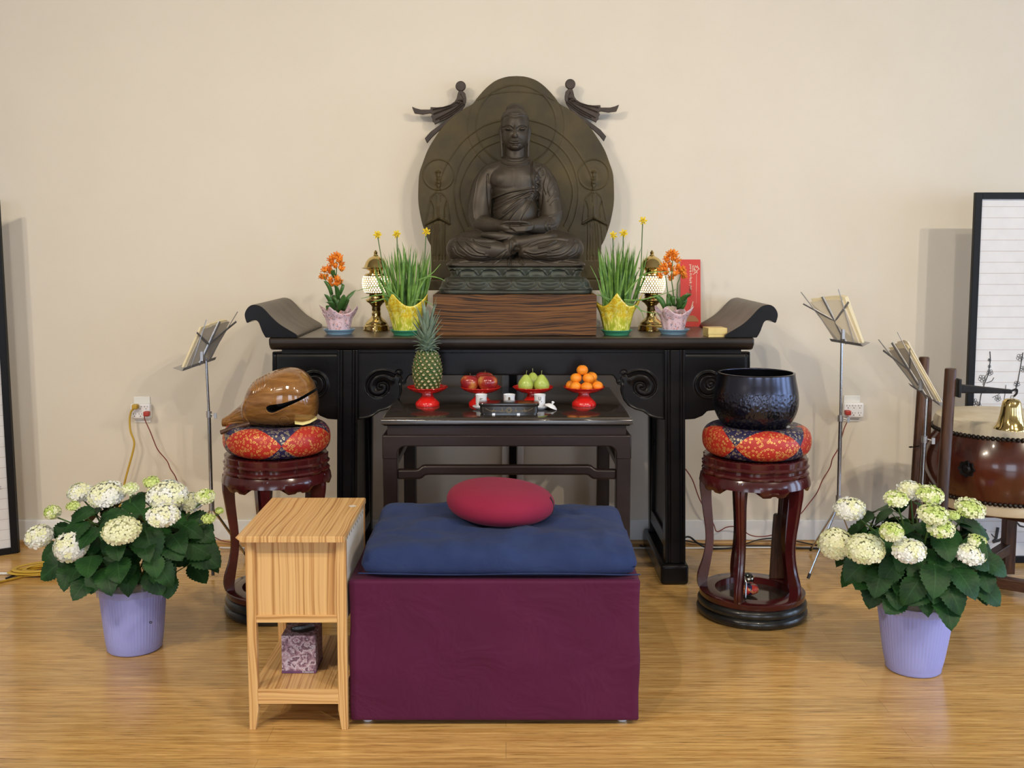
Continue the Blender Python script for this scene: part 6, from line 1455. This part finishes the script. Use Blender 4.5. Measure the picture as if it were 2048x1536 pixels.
fp = obj('front_post', MB().tube([f0, f0-Vector((0, 0, .004)), f2], [.0185, .0205, .0215], 16), M['standwood'], t, smooth=50)
b0, b1 = P(1848.5, 714, 4.16), P(1832, 960, 4.16); b2 = b0.lerp(b1, b0.z/(b0.z-b1.z))
obj('rear_post', MB().tube([b0, b0-Vector((0, 0, .004)), b2], [.0175, .020, .020], 16), M['standwood'], t, smooth=50)
g = P(1862, 760, 4.16); obj('brace_post', MB().box(P(1852, 900, 4.17).x, P(1860, 900, 4.17).x, 4.165, 4.19, .02, P(0, 770, 4.17).z), M['railwood'], t, bevel=.002)
r0 = PZ(1955, 1122, .06); r1 = PZ(2100, 1178, .06)
slab(Vector((f2.x+.05, 4.33, .03)), Vector((r1.x+.35, 3.78, .03)), .045, .045, M['railwood'], 'floor_rail')
h0, h1 = P(1900, 1034, 4.20), P(2110, 1082, 3.92)
slab(Vector((h0.x, 4.28, .315)), Vector((h1.x+.2, 3.80, .315)), .045, .045, M['railwood'], 'upper_rail')
q0, q1 = P(2006, 1050, 4.36), P(2022, 1138, 4.36)
obj('short_post', MB().box(q0.x, q0.x+.046, 4.33, 4.376, .012, .345), M['standwood'], t, bevel=.003)
slab(Vector((q0.x+.02, 4.355, .10)), Vector((q0.x-.22, 4.16, .06)), .04, .045, M['railwood'], 'cross_rail')
slab(Vector((q0.x+.05, 4.35, .345)), Vector((q0.x+.5, 4.10, .33)), .05, .03, M['railwood'], 'support_rail')
slab(Vector((DC.x-.20, 4.02, .345)), Vector((DC.x+.25, 4.02, .345)), .05, .026, M['railwood'], 'support_rail')
slab(Vector((DC.x-.20, 4.22, .345)), Vector((DC.x+.25, 4.22, .345)), .05, .026, M['railwood'], 'support_rail')
e0 = P(1829, 894, 4.12); obj('iron_eye', MB().tube([e0+Vector((-.022, 0, 0)), e0+Vector((-.014, -.004, .003)), e0+Vector((-.006, 0, 0)), e0+Vector((-.014, .004, -.003)), e0+Vector((-.022, 0, 0))], .0018, 6).tube([e0+Vector((-.006, 0, 0)), Vector((P(1842, 894, 4.15).x, 4.15, e0.z))], .0018, 6), M['iron'], t)
# bracket and bell
p0, p1 = P(1912, 772, 3.80), P(2032, 782, 3.80); br = thing('bell_bracket', 'black hammered iron arm fixed to the front post above the drum', 'bracket', p0)
obj('mount_plate', MB().box(P(1911, 800, 3.8).x+.001, P(1918, 800, 3.8).x, 3.78, 3.82, P(0, 794, 3.8).z, P(0, 757, 3.8).z), M['iron'], br, bevel=.003)
a1, a2, a3, a4 = P(1918, 768, 3.8), P(2023, 779, 3.8), P(2023, 787, 3.8), P(1918, 786, 3.8)
obj('arm', MB().prism([(q.x, q.z) for q in (a1, a2, a3, a4)], 3.792, 3.808), M['iron'], br, bevel=.003)
hk = P(2027, 783, 3.8); obj('hook', MB().tube(crom([Vector((a2.x-.004, 3.8, hk.z)), hk+Vector((.010, 0, .008)), hk+Vector((.012, 0, -.006)), hk+Vector((.002, 0, -.018))], 5), .004, 8), M['iron'], br, smooth=60)
bc = P(2021, 858, 3.8); bt = P(2021, 797, 3.8); H = bt.z-bc.z
be = thing('hanging_bell', 'polished brass bell hanging from the iron arm over the drum', 'bell', bc); bc = Vector((bc.x, 3.8, bc.z))
obj('bell_body', MB().lathe([(.058, 0), (.0575, .004), (.050, .014), (.043, .032), (.038, .055), (.0345, .08), (.031, .098), (.024, .107), (.010, .110), (.002, .110), (.002, .106), (.022, .103), (.030, .09), (.036, .05), (.048, .012), (.055, .001)], bc, 48, cap=False, M=Matrix.Diagonal((1, 1, H/.110))), M['brass'], be, smooth=45)
obj('bell_loop', MB().tube(crom([bc+Vector((-.004, 0, H-.004)), bc+Vector((-.003, 0, H+.010)), hk+Vector((.002, 0, -.018)), bc+Vector((.006, 0, H+.008)), bc+Vector((.004, 0, H-.004))], 5), .002, 6), M['chromed'], be, smooth=60)

# ------------------------------------------------------------ paper screens
M['screenpaper'] = noisy('screen_paper', (.72, .72, .74), (.76, .76, .78), 14, .8, bump=.1, bscale=120); M['ink'] = mat('ink_print', (.03, .03, .035), .7); M['inkwhite'] = mat('blossom_print', (.80, .80, .82), .7); M['strip'] = mat('paper_strip_line', (.50, .42, .38), .8)
def screen(lb, c0, ang, Wd, Ht, seed, sgn):
    t = thing('folding_screen', lb, 'screen', c0, 'paper screens in black frames'); ca, sa = math.cos(ang), math.sin(ang)
    X = lambda u, y, z: Vector((c0.x+sgn*(u*ca)-y*sa*sgn*0, c0.y-u*sa+y, z))
    fw = .030
    def bar(u0, u1, z0, z1, nm, m=M['blackplain'], y0=-.010, y1=.012, bev=.002, par=None):
        v = [X(u, y, z) for z in (z0, z1) for u, y in ((u0, y0), (u1, y0), (u1, y1), (u0, y1))]
        return obj(nm, MB().add(v, [(0, 3, 2, 1), (4, 5, 6, 7), (0, 1, 5, 4), (1, 2, 6, 5), (2, 3, 7, 6), (3, 0, 4, 7)]), m, par or t, bevel=bev)
    bar(0, fw, 0, Ht, 'stile'); bar(Wd-fw, Wd, 0, Ht, 'stile'); bar(fw, Wd-fw, Ht-.028, Ht, 'top_rail'); bar(fw, Wd-fw, .0, .030, 'bottom_rail')
    pp = bar(fw-.002, Wd-fw+.002, .028, Ht-.026, 'paper', M['screenpaper'], .002, .004, 0)
    mb = MB(); z = Ht-.026-.035
    while z > .05: 
        v = [X(u, y, zz) for zz in (z, z+.0016) for u, y in ((fw, .0012), (Wd-fw, .0012), (Wd-fw, .0019), (fw, .0019))]; mb.add(v, [(0, 3, 2, 1), (4, 5, 6, 7), (0, 1, 5, 4), (1, 2, 6, 5), (2, 3, 7, 6), (3, 0, 4, 7)]); z -= .0475
    obj('seam_line', mb, M['strip'], pp)
    return t, X, pp
sc0 = P(1921.5, 1120, 4.54); sc0.z = 0
sh = P(0, 385, 4.54).z
t, X, pp = screen('paper screen with black frame and blossom print behind the drum', Vector((sc0.x-.006, 4.54, 0)), 0, .62, sh, 1, 1)
def px_to_u(x, y): q = P(x, y, 4.54); return (q.x-(sc0.x-.006), q.z)
mb = MB(); wh = MB()
def inkline(L, r):
    for i in range(len(L)-1):
        a, b = px_to_u(*L[i]), px_to_u(*L[i+1]); mb.tube([X(a[0], -.0005+.0012, a[1]), X(b[0], .0007, b[1])], r, 5, sx=1, sy=.3, up=(1, 0, 0))
def blossom(x, y, r):
    for k in range(5):
        a = math.radians(72*k+20); cx, cy = x+r*.6*math.cos(a), y+r*.6*math.sin(a); pts = [(cx+r*.45*math.cos(b*PI/4), cy+r*.45*math.sin(b*PI/4)) for b in range(9)]; inkline(pts, .0009)
for L, r in (([(1980, 703), (1981, 720), (1977, 748), (1969, 768), (1962, 790), (1958, 815), (1956, 833)], .0022), ([(1973, 766), (1984, 762), (1988, 755)], .0014), ([(1978, 745), (1971, 752), (1966, 770)], .0014), ([(2046, 705), (2041, 735), (2036, 762), (2030, 785)], .0022), ([(2012, 770), (2010, 790), (2008, 800)], .0014), ([(1962, 830), (1968, 834)], .0014), ([(1985, 795), (1996, 790), (2002, 785)], .0012)): inkline(L, r)
for x, y, r in ((1980, 745, 6), (1964, 757, 7), (1956, 810, 6.5), (1949, 803, 6), (2040, 715, 7), (2034, 768, 6), (1996, 797, 6), (2046, 738, 6), (1979, 733, 3), (1979, 720, 3)): blossom(x, y, r)
for L, r in (([(1955, 1062), (1965, 1058), (1972, 1062)], .006), ([(1983, 1068), (1990, 1076), (1996, 1072)], .002), ([(1996, 1055), (1992, 1078), (1986, 1084), (2000, 1080), (2012, 1072)], .007), ([(2033, 1044), (2040, 1052), (2048, 1054)], .004), ([(1990, 1084), (2006, 1084)], .003)): inkline(L, r)
obj('ink_drawing', mb, M['ink'], pp)
lc = PZ(38.5, 1105, 0)
t, X, pp = screen('paper screen with black frame cut off by the left picture edge', Vector((lc.x, lc.y, 0)), math.radians(32), .62, 1.60, 2, -1)
t.rotation_euler.y = -.012
mb = MB()
def L2(L, r):
    for i in range(len(L)-1): mb.tube([X(L[i][0], .0007, L[i][1]), X(L[i+1][0], .0007, L[i+1][1])], r, 5, sx=1, sy=.3, up=(1, 0, 0))
for k in range(9):
    a = PI*(.05+.9*k/8); L2([(.085, .30), (.085+.022*math.cos(a), .30+.035*math.sin(a)), (.085+.030*math.cos(a), .30+.030*math.sin(a)), (.085, .30)], .0009)
L2([(.085, .30), (.082, .27), (.074, .25), (.080, .23), (.092, .22)], .005); L2([(.078, .155), (.095, .150), (.11, .156)], .003)
obj('ink_drawing', mb, M['ink'], pp)
